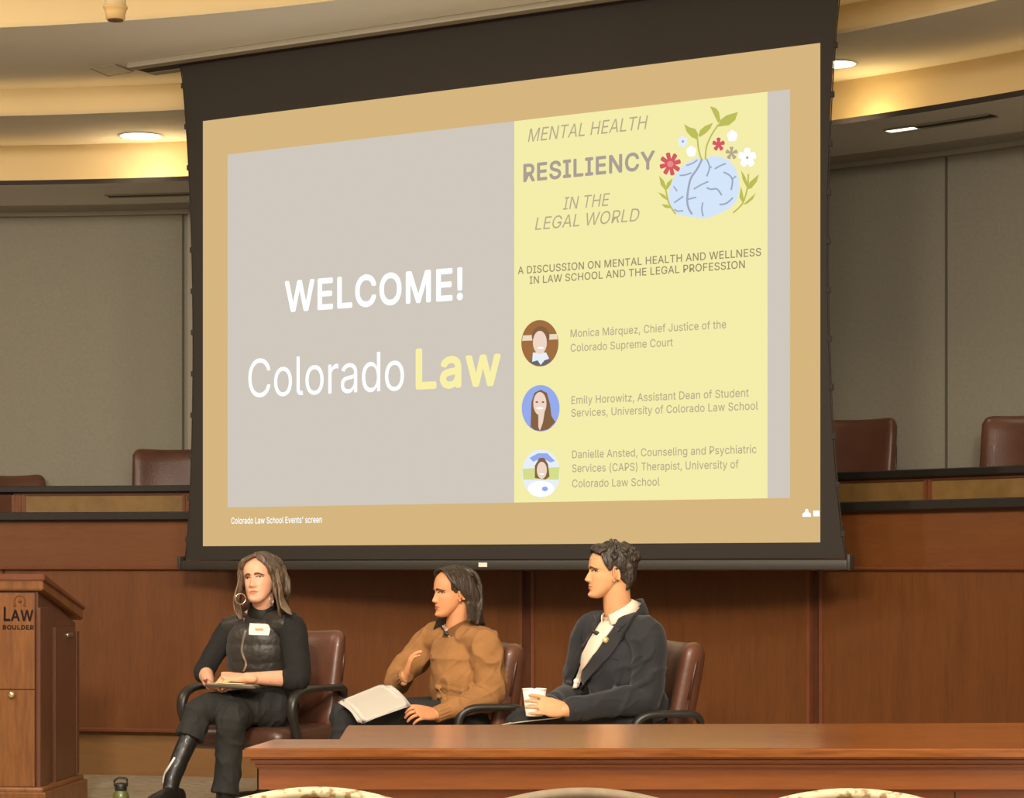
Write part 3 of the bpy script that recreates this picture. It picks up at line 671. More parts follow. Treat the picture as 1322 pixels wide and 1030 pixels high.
# access hatch beside the screen slot, and the slot housing the screen drops from
def flat_hatch():
    h = empty('access_hatch', soffit_pt(144, 91, Z2))
    tag(h, 'thin rectangular access hatch in the ceiling beside the screen top', 'access hatch')
    q = [soffit_pt(*a, Z2 - .004) for a in ((116, 88), (148, 83), (172, 92), (140, 98))]
    bm = BM()
    add_poly(bm, q, (0, 0, .003))
    obj('hatch_panel', bm, M['paint'], h, world=True, smooth=False)
    bm = BM()
    for a, b in zip(q, q[1:] + q[:1]):
        capsule(bm, a, b, .004, n=6)
    obj('hatch_frame', bm, M['crown'], h, world=True)


flat_hatch()

# small tan can hanging at the top left
p = P(149, 0, 10.9)
can = empty('ceiling_spotlight', (p.x, p.y, P(149, 26, 10.9).z))
tag(can, 'small tan cylinder spotlight hanging at the top left of the ceiling', 'spotlight')
bm = BM()
add_lathe(bm, [(.030, 0), (.043, .004), (.046, .03), (.052, .050), (.056, .054), (.056, .062)], n=32)
obj('shade', bm, plain('tan shade', (214, 178, 118), 0.5), can)
bm = BM()
add_lathe(bm, [(.048, .062), (.048, .18)], n=32)
obj('collar', bm, plain('cream collar', (226, 206, 166), 0.5), can)
bm = BM()
add_lathe(bm, [(.036, -.003), (.036, .004)], n=32)
obj('baffle', bm, plain('brown baffle', (96, 62, 36), 0.6), can)
bm = BM()
add_lathe(bm, [(.012, .18), (.012, Z3 - can.location.z)], n=16)
obj('stem', bm, M['crown'], can)

# side and rear walls of the hall (out of the photograph)
bm = BM()
add_box(bm, (-7.66, 3.5, 2.2), (0.1, 23, 4.4))
struct('wall_left', bm, M['wallcloth'])
bm = BM()
add_box(bm, (6.2, 2.0, 2.2), (0.1, 20, 4.4))
struct('wall_right', bm, M['wallcloth'])

# ================================================================== judges' bench
B0, B1 = radians(-22), radians(84)
bench = empty('judges_bench', arc_pt(7.7, radians(28)))
tag(bench, 'long curved cherry panelled judges bench with black counters under the screen', 'judges bench')


def bpart(name, prof, mat, t0=B0, t1=B1, n=80, smooth=True, label=None):
    bm = BM()
    add_arc(bm, prof, t0, t1, n=n)
    o = obj(name, bm, mat, bench, world=True, smooth=smooth, angle=30)
    if label:
        o['label'] = label
    return o


bpart('plinth', rect(7.64, 8.1, 0, .252), M['plinth'])
bpart('base_moulding', [(7.62, .250), (7.575, .252), (7.572, .266), (7.585, .272), (7.62, .274)], M['moulding'])
bpart('frieze', rect(7.598, 8.1, 1.185, 1.447), M['frieze'])
bpart('rail_moulding', [(7.62, 1.162), (7.590, 1.165), (7.574, 1.174), (7.572, 1.186), (7.60, 1.190), (7.62, 1.19)], M['moulding'])
seams = [B0, arc_theta(-330, 7.6), arc_theta(5, 7.6), arc_theta(369, 7.6), arc_theta(681, 7.6), arc_theta(1053, 7.6), arc_theta(1430, 7.6), B1]
half = [0, .005, .001, .0025, .0048, .005, .005, 0]
for (a, ha), (b, hb) in zip(zip(seams, half), zip(seams[1:], half[1:])):
    bpart('panel', rect(7.60, 7.7, .27, 1.165), M['panel'], a + ha, b - hb, n=14)
for s, h in list(zip(seams, half))[1:-1]:
    bpart('stile', rect(7.616, 7.7, .27, 1.165), M['stile'], s - h, s + h, n=1, smooth=False)
    for sg in (-1, 1):
        if h > .003:
            bpart('stile_moulding', [(7.62, .272), (7.588, .272), (7.588, 1.164), (7.62, 1.164)], M['moulding'],
                  s + sg * h - .0013, s + sg * h + .0013, n=1, smooth=False)
bpart('lower_counter', [(7.56, 1.450), (7.55, 1.455), (7.55, 1.492), (7.56, 1.497), (8.25, 1.497), (8.25, 1.447), (7.565, 1.447)], M['black'], label='black lower counter')
e0 = arc_theta(17, 7.95)
bpart('upper_band', rect(7.965, 8.02, 1.497, 1.607), M['maple'], e0, B1, label='golden burl veneer band')
bpart('upper_rail', rect(7.957, 8.02, 1.604, 1.620), M['stile'], e0, B1)
bpart('upper_counter', [(7.94, 1.622), (7.93, 1.626), (7.93, 1.655), (7.94, 1.66), (8.25, 1.66), (8.25, 1.618), (7.945, 1.618)], M['black'], label='black upper counter')
for px in (20, 28, 240, 560, 880, 1198):
    t = arc_theta(px, 7.96)
    for sg in (-1, 1):
        bpart('band_stile', rect(7.955, 8.02, 1.497, 1.607), M['moulding'], t + sg * .0016 - .0011, t + sg * .0016 + .0011, n=1, smooth=False)

# ================================================================== projection screen
UL = V((-4951, 3080, 0)).normalized()           # direction of the screen's edge, towards its left end
SU = -UL                                        # left to right
SO = P(262, 705, 13.09)                          # lower left corner of the picture area
SN = V((SU.y, -SU.x, 0))                        # out of the screen, towards the seats
if SN.y > 0:
    SN = -SN


def on_screen(px, py, lift=0.0):
    """where the line of sight of a photo pixel meets the screen plane"""
    o = V((0, 0, EYE))
    r = P(px, py, 1.0) - o
    q = SO + SN * lift
    d = (q - o).dot(SN) / r.dot(SN)
    return o + r * d


def uv_of(px, py):
    q = on_screen(px, py) - SO
    return q.dot(SU), q.z


def su(u, v, lift=0.0):
    return SO + SU * u + V((0, 0, v)) + SN * lift


UR, _ = uv_of(1059, 700)
VT = uv_of(257, 157)[1]
screen = empty('projection_screen', su(UR / 2, -0.08))
tag(screen, 'big pull-down projection screen showing the grey and yellow welcome slide', 'projection screen')

ul_, _ = uv_of(233, 80)
ur_, _ = uv_of(1088, 20)
# masking cloth: curved in at the sides where the tension cords pull it
def side_off(t):      # t 0 bottom .. 1 top, inward pull
    return 0.075 * (1 - (2 * t - 1) ** 2) ** 0.8 if 0 < t < 1 else 0


vb, vt = -0.075, 3.955 - SO.z
lb = uv_of(239, 720)[0]
lt = uv_of(233, 80)[0]
rb = uv_of(1091, 712)[0]
rt = uv_of(1087, 0)[0]
bm = BM()
rows = []
for i in range(41):
    t = i / 40
    v = vb + (vt - vb) * t
    s = side_off(t)
    ul0 = lb + (lt - lb) * t + s * 0.95
    ur0 = rb + (rt - rb) * t - s * 1.15
    rows.append([bm.verts.new(su(ul0, v, -.004)), bm.verts.new(su(ur0, v, -.004)), bm.verts.new(su(ur0, v, -.010)), bm.verts.new(su(ul0, v, -.010))])
for a, b in zip(rows, rows[1:]):
    for k in range(4):
        l = (k + 1) % 4
        bm.faces.new((a[k], a[l], b[l], b[k]))
bm.faces.new(rows[0])
bm.faces.new(rows[-1][::-1])
obj('masking_border', bm, M['mask'], screen, world=True, smooth=False)
for sg in (0, 1):                                 # tension cord with its small tabs
    bm = BM()
    pts = []
    for i in range(25):
        t = i / 24
        v = vb + (vt - vb) * t
        s = side_off(t)
        u = (lb + (lt - lb) * t + s * .95 - .006) if sg == 0 else (rb + (rt - rb) * t - s * 1.15 + .006)
        pts.append(su(u, v, -.007))
    loft(bm, pts, [.003] * 25, n=6, sub=1)
    for i in range(1, 24, 2):
        t = i / 24
        add_box(bm, pts[i], (.022, .012, .03), bevel=.004)
    obj('tension_cord', bm, M['mask'], screen, world=True)

bm = BM()
rz = Matrix.Rotation(atan2(SU.y, SU.x), 4, 'Z')
c = (su(lb - .015, -.105) + su(rb + .02, -.105)) / 2
add_box(bm, c, ((rb - lb) + .035, .05, .052), rz, bevel=.012)
obj('weight_bar', bm, M['bar'], screen, world=True, angle=40)
for u in (lb - .022, rb + .028):
    bm = BM()
    add_box(bm, su(u, -.093), (.018, .06, .075), rz, bevel=.006)
    obj('bar_cap', bm, M['bar'], screen, world=True, angle=40)
bm = BM()
q = uv_of(627, 722)
add_box(bm, su(q[0], -.103, .026), (.05, .003, .022), rz)
o = obj('bar_label', bm, M['white'], screen, world=True, smooth=False)
o['label'] = 'small white sticker on the weight bar'

# the housing slot in the ceiling
bm = BM()
a_, b_ = lt - .28, rt + .35
vv = 3.95 - SO.z
add_box(bm, (su(a_, vv + .016) + su(b_, vv + .016)) / 2, (b_ - a_, .10, .026), rz)
h = obj('screen_housing', bm, M['slot'], screen, world=True, smooth=False)
bm = BM()
for off in (.085, -.085):
    add_box(bm, (su(a_, vv + .0145, off) + su(b_, vv + .0145, off)) / 2, (b_ - a_, .07, .029), rz)
o = obj('housing_flange', bm, M['crown'], h, world=True, smooth=False)


# ---- the projected slide
def flat(name, quad, mat, lift, parent=screen):
    bm = BM()
    add_poly(bm, [on_screen(x, y, lift) if not isinstance(x, str) else None for x, y in quad])
    return obj(name, bm, mat, parent, smooth=False, world=True)


def uvpoly(name, pts, mat, lift, parent=screen):
    bm = BM()
    add_poly(bm, [su(u, v, lift) for u, v in pts])
    return obj(name, bm, mat, parent, smooth=False, world=True)


G = dict(tan=glow('slide tan', (214, 182, 126)), grey=glow('slide grey', (208, 200, 188)), yellow=glow('slide yellow', (245, 237, 170)),
         white=glow('slide white', (248, 252, 255), 1.1), ink=glow('slide grey text', (182, 170, 140)), ink2=glow('slide dark text', (150, 138, 108)),
         bold=glow('slide bold text', (172, 160, 148)),
         lawyellow=glow('slide pale yellow', (250, 240, 168)), blue=glow('slide brain blue', (214, 230, 250)), crease=glow('slide crease', (162, 170, 190)),
         green=glow('slide green', (190, 190, 90)), red=glow('slide red', (214, 92, 100)), pink=glow('slide pink', (232, 142, 132)),
         brown=glow('photo brown', (160, 110, 64)), skin=glow('photo skin', (240, 214, 196)), hair=glow('photo hair', (134, 98, 66)),
         sky=glow('photo blue', (150, 172, 236)), pale=glow('photo pale', (232, 240, 246)), suit=glow('photo suit', (110, 104, 110)),
         lime=glow('photo lime', (214, 222, 140)), cream=glow('photo cream', (236, 220, 190)))
uvpoly('picture_area', [(0, 0), (UR, 0), (UR, VT), (0, VT)], G['tan'], 0.0)
g0, g1 = uv_of(294, 655), uv_of(664, 650)
y1 = uv_of(991, 646)
w1 = uv_of(1020, 643)
gt = uv_of(290, 200)[1]
uvpoly('slide_grey_panel', [(g0[0], g0[1]), (g1[0], g0[1]), (g1[0], gt), (g0[0], gt)], G['grey'], .001)
uvpoly('slide_yellow_panel', [(g1[0], g0[1]), (y1[0], g0[1]), (y1[0], gt), (g1[0], gt)], G['yellow'], .001)
uvpoly('slide_edge_strip', [(y1[0], g0[1]), (w1[0], g0[1]), (w1[0], gt), (y1[0], gt)], G['grey'], .001)


def inside(p, poly):
    c = False
    for (x0, y0), (x1, y1) in zip(poly, poly[1:] + poly[:1]):
        if (y0 > p[1]) != (y1 > p[1]) and p[0] < (x1 - x0) * (p[1] - y0) / (y1 - y0) + x0:
            c = not c
    return c


SHAPES = {}


def glyph_shapes(ch):
    """the outlines of a letter, each with the holes that lie wholly inside it (strokes may overlap)"""
    if ch not in SHAPES:
        adv, loops = GLYPHS[ch]
        ls = [[tuple(int(k) / 1000 for k in p.split(',')) for p in l.split()] for l in loops]
        holes = {k for k, l in enumerate(ls) if any(m != k and all(inside(p, o) for p in l) for m, o in enumerate(ls))}
        SHAPES[ch] = (adv / 1000, [[o] + [ls[h] for h in holes if all(inside(p, o) for p in ls[h])] for k, o in enumerate(ls) if k not in holes])
    return SHAPES[ch]


def fill_mesh(polys):
    cu = bpy.data.curves.new('t', 'CURVE')
    cu.dimensions = '2D'
    cu.fill_mode = 'FRONT'
    for pts in polys:
        sp = cu.splines.new('POLY')
        sp.points.add(len(pts) - 1)
        for q, (a, b) in zip(sp.points, pts):
            q.co = (a, b, 0, 1)
        sp.use_cyclic_u = True
    o = bpy.data.objects.new('t', cu)
    COL.objects.link(o)
    me = bpy.data.meshes.new_from_object(o.evaluated_get(bpy.context.evaluated_depsgraph_get()))
    bpy.data.objects.remove(o)
    bpy.data.curves.remove(cu)
    return me


LETTERS = {}


def text_mesh(s, bold=0.0, shear=0.0, spacing=1.0):
    """flat filled lettering from the outlines in GLYPHS; bold thickens every stroke by that much on each side"""
    bm = bmesh.new()
    x = 0.0
    for ch in s:
        adv, shapes = glyph_shapes(ch)
        if ch not in LETTERS:
            LETTERS[ch] = [fill_mesh(sh) for sh in shapes]
        for src in LETTERS[ch]:
            m2 = src.copy()
            m2.transform(Matrix.Translation((x, 0, 0)) @ Matrix(((1, shear, 0, 0), (0, 1, 0, 0), (0, 0, 1, 0), (0, 0, 0, 1))))
            bm.from_mesh(m2)
            bpy.data.meshes.remove(m2)
        x += adv * spacing + bold * 1.6
    me = bpy.data.meshes.new('t')
    bm.to_mesh(me)
    bm.free()
    if bold > 0:
        bm = bmesh.new()
        for k in range(8):
            m2 = me.copy()
            m2.transform(Matrix.Translation((bold * cos(k * pi / 4), bold * sin(k * pi / 4), 0)))
            bm.from_mesh(m2)
            bpy.data.meshes.remove(m2)
        bm.from_mesh(me)
        bm.to_mesh(me)
        bm.free()
    return me


def stext(name, s, px0, px1, ybase, ytop, mat, bold=0.0, shear=0.0, spacing=1.0, parent=screen, lift=.003):
    """lettering on the slide between two photo columns; ybase/ytop = baseline and cap height there (at its left end)"""
    me = text_mesh(s, bold, shear, spacing)
    ref = text_mesh('H', bold)
    caph = max(v.co.y for v in ref.vertices)
    bpy.data.meshes.remove(ref)
    xs = [v.co.x for v in me.vertices]
    x0, x1 = min(xs), max(xs)
    u0, vb_ = uv_of(px0, ybase)
    u1, _ = uv_of(px1, ybase)
    hh = uv_of(px0, ytop)[1] - vb_
    for v in me.vertices:
        u = u0 + (v.co.x - x0) / (x1 - x0) * (u1 - u0)
        w = vb_ + v.co.y / caph * hh
        v.co = su(u, w, lift)
    return obj(name, me, mat, parent, smooth=False, world=True)


stext('welcome_heading', 'WELCOME!', 368, 598, 402, 363, G['white'], bold=.020)
stext('title_text', 'Colorado', 321, 522, 513, 464, G['white'])
stext('title_text', 'Law', 537, 647, 501, 450, G['lawyellow'], bold=.022)
stext('poster_text', 'MENTAL HEALTH', 682, 837, 183.5, 166.5, G['ink'], shear=.22)
stext('poster_heading', 'RESILIENCY', 676, 846, 234.5, 212, G['bold'], bold=.022)
stext('poster_text', 'IN THE', 727, 788, 271, 255, G['ink'], shear=.22)
stext('poster_text', 'LEGAL WORLD', 691, 826, 297, 281, G['ink'], shear=.22)
stext('poster_subtitle', 'A DISCUSSION ON MENTAL HEALTH AND WELLNESS', 669, 983, 354, 344.5, G['ink2'], bold=.008)
stext('poster_subtitle', 'IN LAW SCHOOL AND THE LEGAL PROFESSION', 684, 962, 366.5, 357, G['ink2'], bold=.008)
for s, a, b, yb in (('Monica Márquez, Chief Justice of the', 737, 938, 435.5), ('Colorado Supreme Court', 737, 869, 454),
                    ('Emily Horowitz, Assistant Dean of Student', 738, 967, 521.5), ('Services, University of Colorado Law School', 738, 979, 538),
                    ('Danielle Ansted, Counseling and Psychiatric', 739, 977, 591.5), ('Services (CAPS) Therapist, University of', 739, 954, 609.5),
                    ('Colorado Law School', 739, 852, 629)):
    stext('speaker_text', s, a, b, yb, yb - 10, G['ink'], bold=.006)
stext('overlay_text', "Colorado Law School Events' screen", 299, 416, 676, 668, G['white'], bold=.01)


# icons at the lower right corner of the picture
def blob(name, pts, mat, lift, parent):
    bm = BM()
    add_poly(bm, [on_screen(x, y, lift) for x, y in pts])
    return obj(name, bm, mat, parent, smooth=False, world=True)


blob('overlay_icon', [(1036, 667), (1036, 663), (1039, 661), (1040, 657), (1043, 657), (1044, 661), (1047, 663), (1047, 667)], G['white'], .003, screen)
blob('overlay_icon', [(1050, 666.5), (1050, 659), (1058, 659), (1058, 666.5)], G['white'], .003, screen)


def ell(cx, cy, rx, ry, n=28, a0=0, wob=0.0, k=5):
    return [(cx + rx * (1 + wob * sin(k * 2 * pi * i / n)) * cos(2 * pi * i / n + a0), cy + ry * (1 + wob * sin(k * 2 * pi * i / n)) * sin(2 * pi * i / n + a0)) for i in range(n)]


def star(cx, cy, r0, r1, k, a0=0, sx=.92):
    pts = []
    for i in range(k):
        for j, (f, r) in enumerate(((0, r1), (.22, r0 * .96), (.32, r0), (.5, r0 * 1.02), (.68, r0), (.78, r0 * .96))):
            a = a0 + 2 * pi * (i + f) / k
            pts.append((cx + sx * r * cos(a), cy + r * sin(a)))
    return pts


def line(name, pts, w, mat, lift, parent):
    bm = BM()
    P2 = catmull([V((x, y, 0)) for x, y in pts], 4)
    for i, (a, b) in enumerate(zip(P2, P2[1:])):
        d = (b - a).normalized()
        n_ = V((-d.y, d.x, 0)) * (w / 2)
        a2, b2 = a - d * w * .15, b + d * w * .15
        add_poly(bm, [on_screen(q.x, q.y, lift + .00005 * (i % 2)) for q in (a2 + n_, b2 + n_, b2 - n_, a2 - n_)])
    return obj(name, bm, mat, parent, smooth=False, world=True)


K = 160 / 916


def bp(x, y):            # artwork coordinates
    return 840 + x * K, 120 + y * K


def B(*pts):
    return [bp(x, y) for x, y in pts]


art = blob('brain_artwork', [bp(*p) for p in [(330, 480), (400, 490), (450, 465), (520, 470), (585, 500), (630, 560), (655, 640), (655, 720), (640, 790), (590, 850), (520, 885),
                                              (440, 920), (380, 928), (300, 915), (220, 905), (165, 870), (135, 810), (130, 730), (160, 650), (190, 590), (250, 525)]], G['blue'], .002, screen)
for pts, w in (([(380, 490), (345, 560), (300, 625), (280, 700), (270, 790), (280, 850), (305, 895)], 3.0), ([(265, 535), (310, 520), (345, 495)], 2), ([(215, 610), (260, 605), (300, 590)], 2.2),
               ([(320, 710), (370, 680), (425, 655)], 2.2), ([(415, 490), (435, 550), (415, 615)], 2.2), ([(435, 555), (450, 545)], 2), ([(475, 560), (520, 535), (555, 522)], 2.2),
               ([(540, 585), (585, 610), (605, 650), (595, 715)], 2.4), ([(600, 640), (630, 615)], 2), ([(415, 700), (445, 712), (490, 710), (525, 755)], 2.4), ([(510, 825), (560, 815), (607, 775)], 2.4),
               ([(280, 785), (335, 770)], 2.2), ([(175, 810), (240, 765)], 2.2), ([(170, 690), (195, 725)], 2), ([(175, 860), (200, 873), (240, 870)], 2), ([(385, 810), (378, 860), (388, 910)], 2.2)):
    line('brain_crease', [bp(*p) for p in pts], w * .9, G['crease'], .003, art)


def leaf(pts, nm='plant_leaf'):
    blob(nm, [bp(*p) for p in pts], G['green'], .003, screen)


line('plant_stem', B((375, 490), (355, 420), (345, 330)), 2, G['green'], .0028, screen)
line('plant_stem', B((405, 490), (412, 400), (450, 310), (500, 235)), 2, G['green'], .0028, screen)
leaf([(345, 345), (300, 325), (265, 285), (247, 230), (290, 255), (330, 265), (352, 305)])
leaf([(352, 320), (365, 275), (400, 245), (460, 220), (440, 265), (405, 300), (365, 325)])
leaf([(500, 225), (470, 165), (438, 98), (480, 110), (505, 140), (515, 200)])
leaf([(495, 250), (515, 200), (560, 165), (645, 140), (625, 200), (580, 238), (530, 245)])
line('plant_stem', B((183, 893), (135, 815), (110, 705)), 2, G['green'], .0028, screen)
leaf([(110, 720), (75, 680), (62, 612), (95, 645), (115, 690)])
leaf([(112, 712), (120, 665), (162, 630), (150, 675), (125, 712)])
leaf([(125, 795), (85, 770), (55, 732), (100, 752), (125, 780)])
leaf([(145, 852), (105, 848), (80, 822), (120, 825), (142, 838)])
line('plant_stem', B((610, 885), (680, 815), (715, 700), (722, 600)), 2, G['green'], .0028, screen)
leaf([(712, 700), (680, 640), (668, 570), (700, 620), (722, 680)])
leaf([(712, 712), (730, 660), (800, 600), (785, 655), (745, 705)])
leaf([(680, 812), (655, 770), (668, 690), (682, 745), (690, 795)])
leaf([(680, 828), (720, 790), (778, 738), (755, 785), (715, 818)])
for cx, cy, r0, r1, k, mt, nm in ((145, 525, 85, 40, 8, 'red', 'red_flower'), (502, 380, 50, 20, 5, 'red', 'red_flower'), (714, 478, 72, 44, 5, 'white', 'white_flower'),
                                  (603, 318, 42, 36, 5, 'white', 'white_flower'), (300, 432, 40, 36, 5, 'white', 'white_flower'), (238, 358, 42, 30, 6, 'pale', 'pale_flower'),
                                  (598, 445, 48, 12, 5, 'ink', 'grey_flower')):
    x, y = bp(cx, cy)
    f = blob(nm, star(x, y, r0 * K, r1 * K, k, -pi / 2 - .63), G[mt], .003, screen)
    if nm != 'grey_flower' and r1 > 38 or nm == 'pale_flower':
        blob('flower_centre', ell(x, y, 10 * K if mt != 'red' else 24 * K, 10 * K if mt != 'red' else 24 * K, 12), G['pink' if mt == 'red' else ('sky' if mt == 'pale' else 'ink')], .004, f)

# three round speaker pictures
for n_, (cx, cy, rx, ry) in enumerate(((697, 443, 24, 30), (698, 527, 24.5, 30), (698.5, 611, 24.5, 31))):
    po = blob('speaker_portrait', ell(cx, cy, rx, ry, 40), (G['brown'], G['sky'], G['pale'])[n_], .002, screen)

    def E(nm, x, y, a, b, mt, l):
        blob(nm, ell(cx + x, cy + y, a, b, 24), G[mt], l, po)
    if n_ == 0:
        blob('wall_stripe', [(cx - 22, cy - 10), (cx + 22, cy - 12), (cx + 23, cy - 5), (cx - 23, cy - 3)], G['cream'], .0024, po)
        E('portrait_hair', 1, -9, 11.5, 13, 'hair', .0028)
        blob('portrait_suit', [(cx - 14, cy + 24), (cx - 6, cy + 15), (cx + 9, cy + 15), (cx + 15, cy + 23), (cx + 5, cy + 29), (cx - 5, cy + 29)], G['suit'], .0026, po)
        blob('portrait_collar', [(cx - 10, cy + 24), (cx - 9, cy + 12), (cx + 8, cy + 12), (cx + 12, cy + 20), (cx + 6, cy + 22), (cx + 1, cy + 28), (cx - 3, cy + 22)], G['pale'], .003, po)
        E('portrait_face', 0, -1, 9, 15, 'skin', .0034)
        E('portrait_smile', 1, 6, 4, 1.2, 'white', .0038)
    elif n_ == 1:
        blob('portrait_hair', [(cx - 13, cy + 24), (cx - 12, cy - 8), (cx - 8, cy - 20), (cx, cy - 24), (cx + 8, cy - 20), (cx + 12, cy - 6), (cx + 14, cy + 10), (cx + 19, cy + 18), (cx + 10, cy + 27), (cx, cy + 29.5), (cx - 8, cy + 28)], G['hair'], .0028, po)
        blob('portrait_neck', [(cx - 3, cy + 5), (cx + 5, cy + 5), (cx + 3, cy + 18), (cx - 1, cy + 29), (cx - 3, cy + 24)], G['skin'], .003, po)
        E('portrait_face', -1, -6, 8.5, 15, 'skin', .0034)
        for sx in (-5, 3):
            E('portrait_eye', sx, -8, 1.7, 1.1, 'hair', .0038)
        E('portrait_smile', -1, 0, 4.5, 1.3, 'white', .0038)
    else:
        blob('lawn', [(cx - 24, cy - 6), (cx + 24, cy - 8), (cx + 23, cy + 8), (cx - 23, cy + 8)], G['lime'], .0024, po)
        blob('tree_line', [(cx - 15, cy - 20), (cx - 4, cy - 26), (cx + 8, cy - 26), (cx + 18, cy - 16), (cx + 12, cy - 14), (cx + 2, cy - 20), (cx - 10, cy - 15)], G['sky'], .0024, po)
        E('portrait_shirt', 0, 20, 17, 10, 'white', .0028)
        blob('portrait_hair', [(cx - 8, cy + 6), (cx - 8, cy - 10), (cx - 2, cy - 20), (cx + 4, cy - 20), (cx + 9, cy - 12), (cx + 11, cy + 4), (cx + 6, cy + 8)], G['hair'], .003, po)
        E('portrait_face', 1, -4, 6.5, 11, 'skin', .0034)
        E('portrait_smile', 1, 1, 3, 1, 'white', .0038)
        E('shirt_print', 5, 20, 4, 3, 'sky', .0034)
# ================================================================== lectern
LROT = radians(-5)
lc = V((-2.25, 11.4, 0)) - Matrix.Rotation(LROT, 3, 'Z') @ V((.36, -.35, 0))
lect = empty('lectern', lc, LROT)
tag(lect, 'oak lectern with slanted top and engraved lettering at the left edge', 'lectern')
LX0, LX1, LY0, LY1 = -.36, .36, -.35, .35            # local footprint


def lp(name, bm, mat, parent=lect, smooth=False, label=None, angle=None):
    o = obj(name, bm, mat, parent, smooth=smooth, angle=angle)
    if label:
        o['label'] = label
    return o


bm = BM()
add_poly(bm, [(LX1 - .02, LY0 + .02, .13), (LX1 - .02, LY1 - .02, .13), (LX1 - .02, LY1 - .02, .90), (LX1 - .02, LY0 + .02, 1.08)], (-.68, 0, 0))
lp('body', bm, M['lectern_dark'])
bm = BM()
add_box(bm, (-.005, LY0 + .012, .83), (.665, .022, .46), bevel=.002)
fp = lp('front_panel', bm, M['lectern'])
bm = BM()
add_box(bm, (-.005, LY0 + .012, .365), (.665, .022, .462), bevel=.002)
dr = lp('cabinet_door', bm, M['lectern'])
bm = BM()
kx = .36 + P(15.5, 891, 11.4).x + 2.25
add_lathe(bm, [(.006, -.004), (.006, .008), (.013, .012), (.016, .018), (.013, .025), (.004, .028)], (kx, LY0, .575), 20, Matrix.Rotation(radians(90), 4, 'X'))
obj('knob', bm, plain('brass knob', (236, 214, 170), 0.25, metal=0.8), dr)
# slanted top with a moulded edge
bm = BM()
add_poly(bm, [(LX1 + .012, LY0 - .012, 1.150), (LX1 + .012, LY1 + .012, .985), (LX1 + .012, LY1 + .012, .915), (LX1 + .012, LY0 - .012, 1.074)], (-.744, 0, 0))
bmesh.ops.bevel(bm, geom=bm.edges[:], offset=.006, segments=2, affect='EDGES')
lp('slanted_top', bm, M['lectern'])
bm = BM()
add_poly(bm, [(LX1 + .022, LY0 - .022, 1.152), (LX1 + .022, LY1 + .022, .985), (LX1 + .022, LY1 + .022, .966), (LX1 + .022, LY0 - .022, 1.120)], (-.764, 0, 0))
bmesh.ops.bevel(bm, geom=bm.edges[:], offset=.005, segments=2, affect='EDGES')
lp('top_edge_moulding', bm, M['moulding'])
# side: stiles and a recessed door with a pull
bm = BM()
add_box(bm, (LX1 - .013, LY0 + .07, .56), (.02, .14, .86), bevel=.003)
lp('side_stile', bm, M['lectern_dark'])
bm = BM()
add_box(bm, (LX1 - .013, LY1 - .03, .50), (.02, .05, .72), bevel=.003)
lp('side_stile', bm, M['lectern_dark'])
bm = BM()
add_box(bm, (LX1 - .014, .10, .47), (.016, .36, .84), bevel=.002)
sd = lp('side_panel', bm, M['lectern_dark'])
bm = BM()
add_box(bm, (LX1 - .004, .16, .845), (.02, .09, .022), bevel=.005)
obj('pull', bm, M['metal'], sd)
bm = BM()
add_box(bm, (0, 0, .055), (LX1 * 2 + .06, .76, .11), bevel=.006)
lp('plinth', bm, M['lectern'])
bm = BM()
add_box(bm, (0, 0, .118), (LX1 * 2 + .03, .73, .03), bevel=.010, seg=3)
lp('plinth_moulding', bm, M['lectern'], smooth=True, angle=40)


def lect_text(name, s, xr, z, h, width, bold=0.0):
    me = text_mesh(s, bold)
    xs = [v.co.x for v in me.vertices]
    ys = [v.co.y for v in me.vertices]
    for v in me.vertices:
        v.co = V((xr - width + (v.co.x - min(xs)) / (max(xs) - min(xs)) * width, LY0 - .0002, z + v.co.y / .72 * h if False else z + (v.co.y - min(ys)) / (max(ys) - min(ys)) * h))
    return obj(name, me, M['ink'], fp, smooth=False)


pxm = 11.4 / FOC
xr = .36 + P(43, 0, 11.4).x + 2.25
zz = lambda y: EYE + (733 - y) * pxm
lect_text('lettering', 'L', xr - 30.5 * pxm, zz(802), 19 * pxm, 9 * pxm, .022)
lect_text('lettering', 'AW', xr, zz(802), 15 * pxm, 30 * pxm, .022)
lect_text('lettering', 'UNIVERSITY OF COLORADO BOULDER', xr + .5 * pxm, zz(813), 6.2 * pxm, 168 * pxm, .035)
bm = BM()
ex, ez = xr - 18 * pxm, zz(776)
arch = [V((ex + 7 * pxm * cos(a), LY0 - .001, ez + 7.5 * pxm * sin(a))) for a in [pi * (1 + .25) - i * pi * 1.5 / 14 for i in range(15)]]
loft(bm, [arch[0] + V((-3 * pxm, 0, -1 * pxm))] + arch + [arch[-1] + V((3 * pxm, 0, -1 * pxm))], [.003] * 17, n=6, sub=1)
add_ball(bm, (ex, LY0 - .001, ez), .008, u=10, v=8)
obj('emblem', bm, plain('carved emblem', (112, 62, 32), 0.6), fp)

# ================================================================== green water bottle
bt = empty('water_bottle', (P(156, 1000, 10.55).x, 10.55, 0))
tag(bt, 'olive green water bottle with black cap standing on the carpet beside the lectern', 'water bottle')
bm = BM()
add_lathe(bm, [(.030, .0), (.035, .006), (.036, .02), (.036, .165), (.033, .182), (.026, .194), (.024, .20)], n=32)
obj('body', bm, plain('olive bottle', (88, 92, 46), 0.35, coat=0.3), bt)
bm = BM()
add_lathe(bm, [(.026, .196), (.027, .20), (.027, .222), (.024, .228), (.012, .230)], n=28)
obj('cap', bm, plain('black cap', (30, 28, 26), 0.4), bt)
bm = BM()
loft(bm, [(-.026, 0, .215), (-.028, 0, .238), (-.010, 0, .252), (.012, 0, .250), (.026, 0, .245), (.027, 0, .215)], [(.005, .009)] * 6, side=(0, 0, 1), n=10, sub=4)
obj('carry_loop', bm, plain('black loop', (34, 32, 30), 0.5), bt)

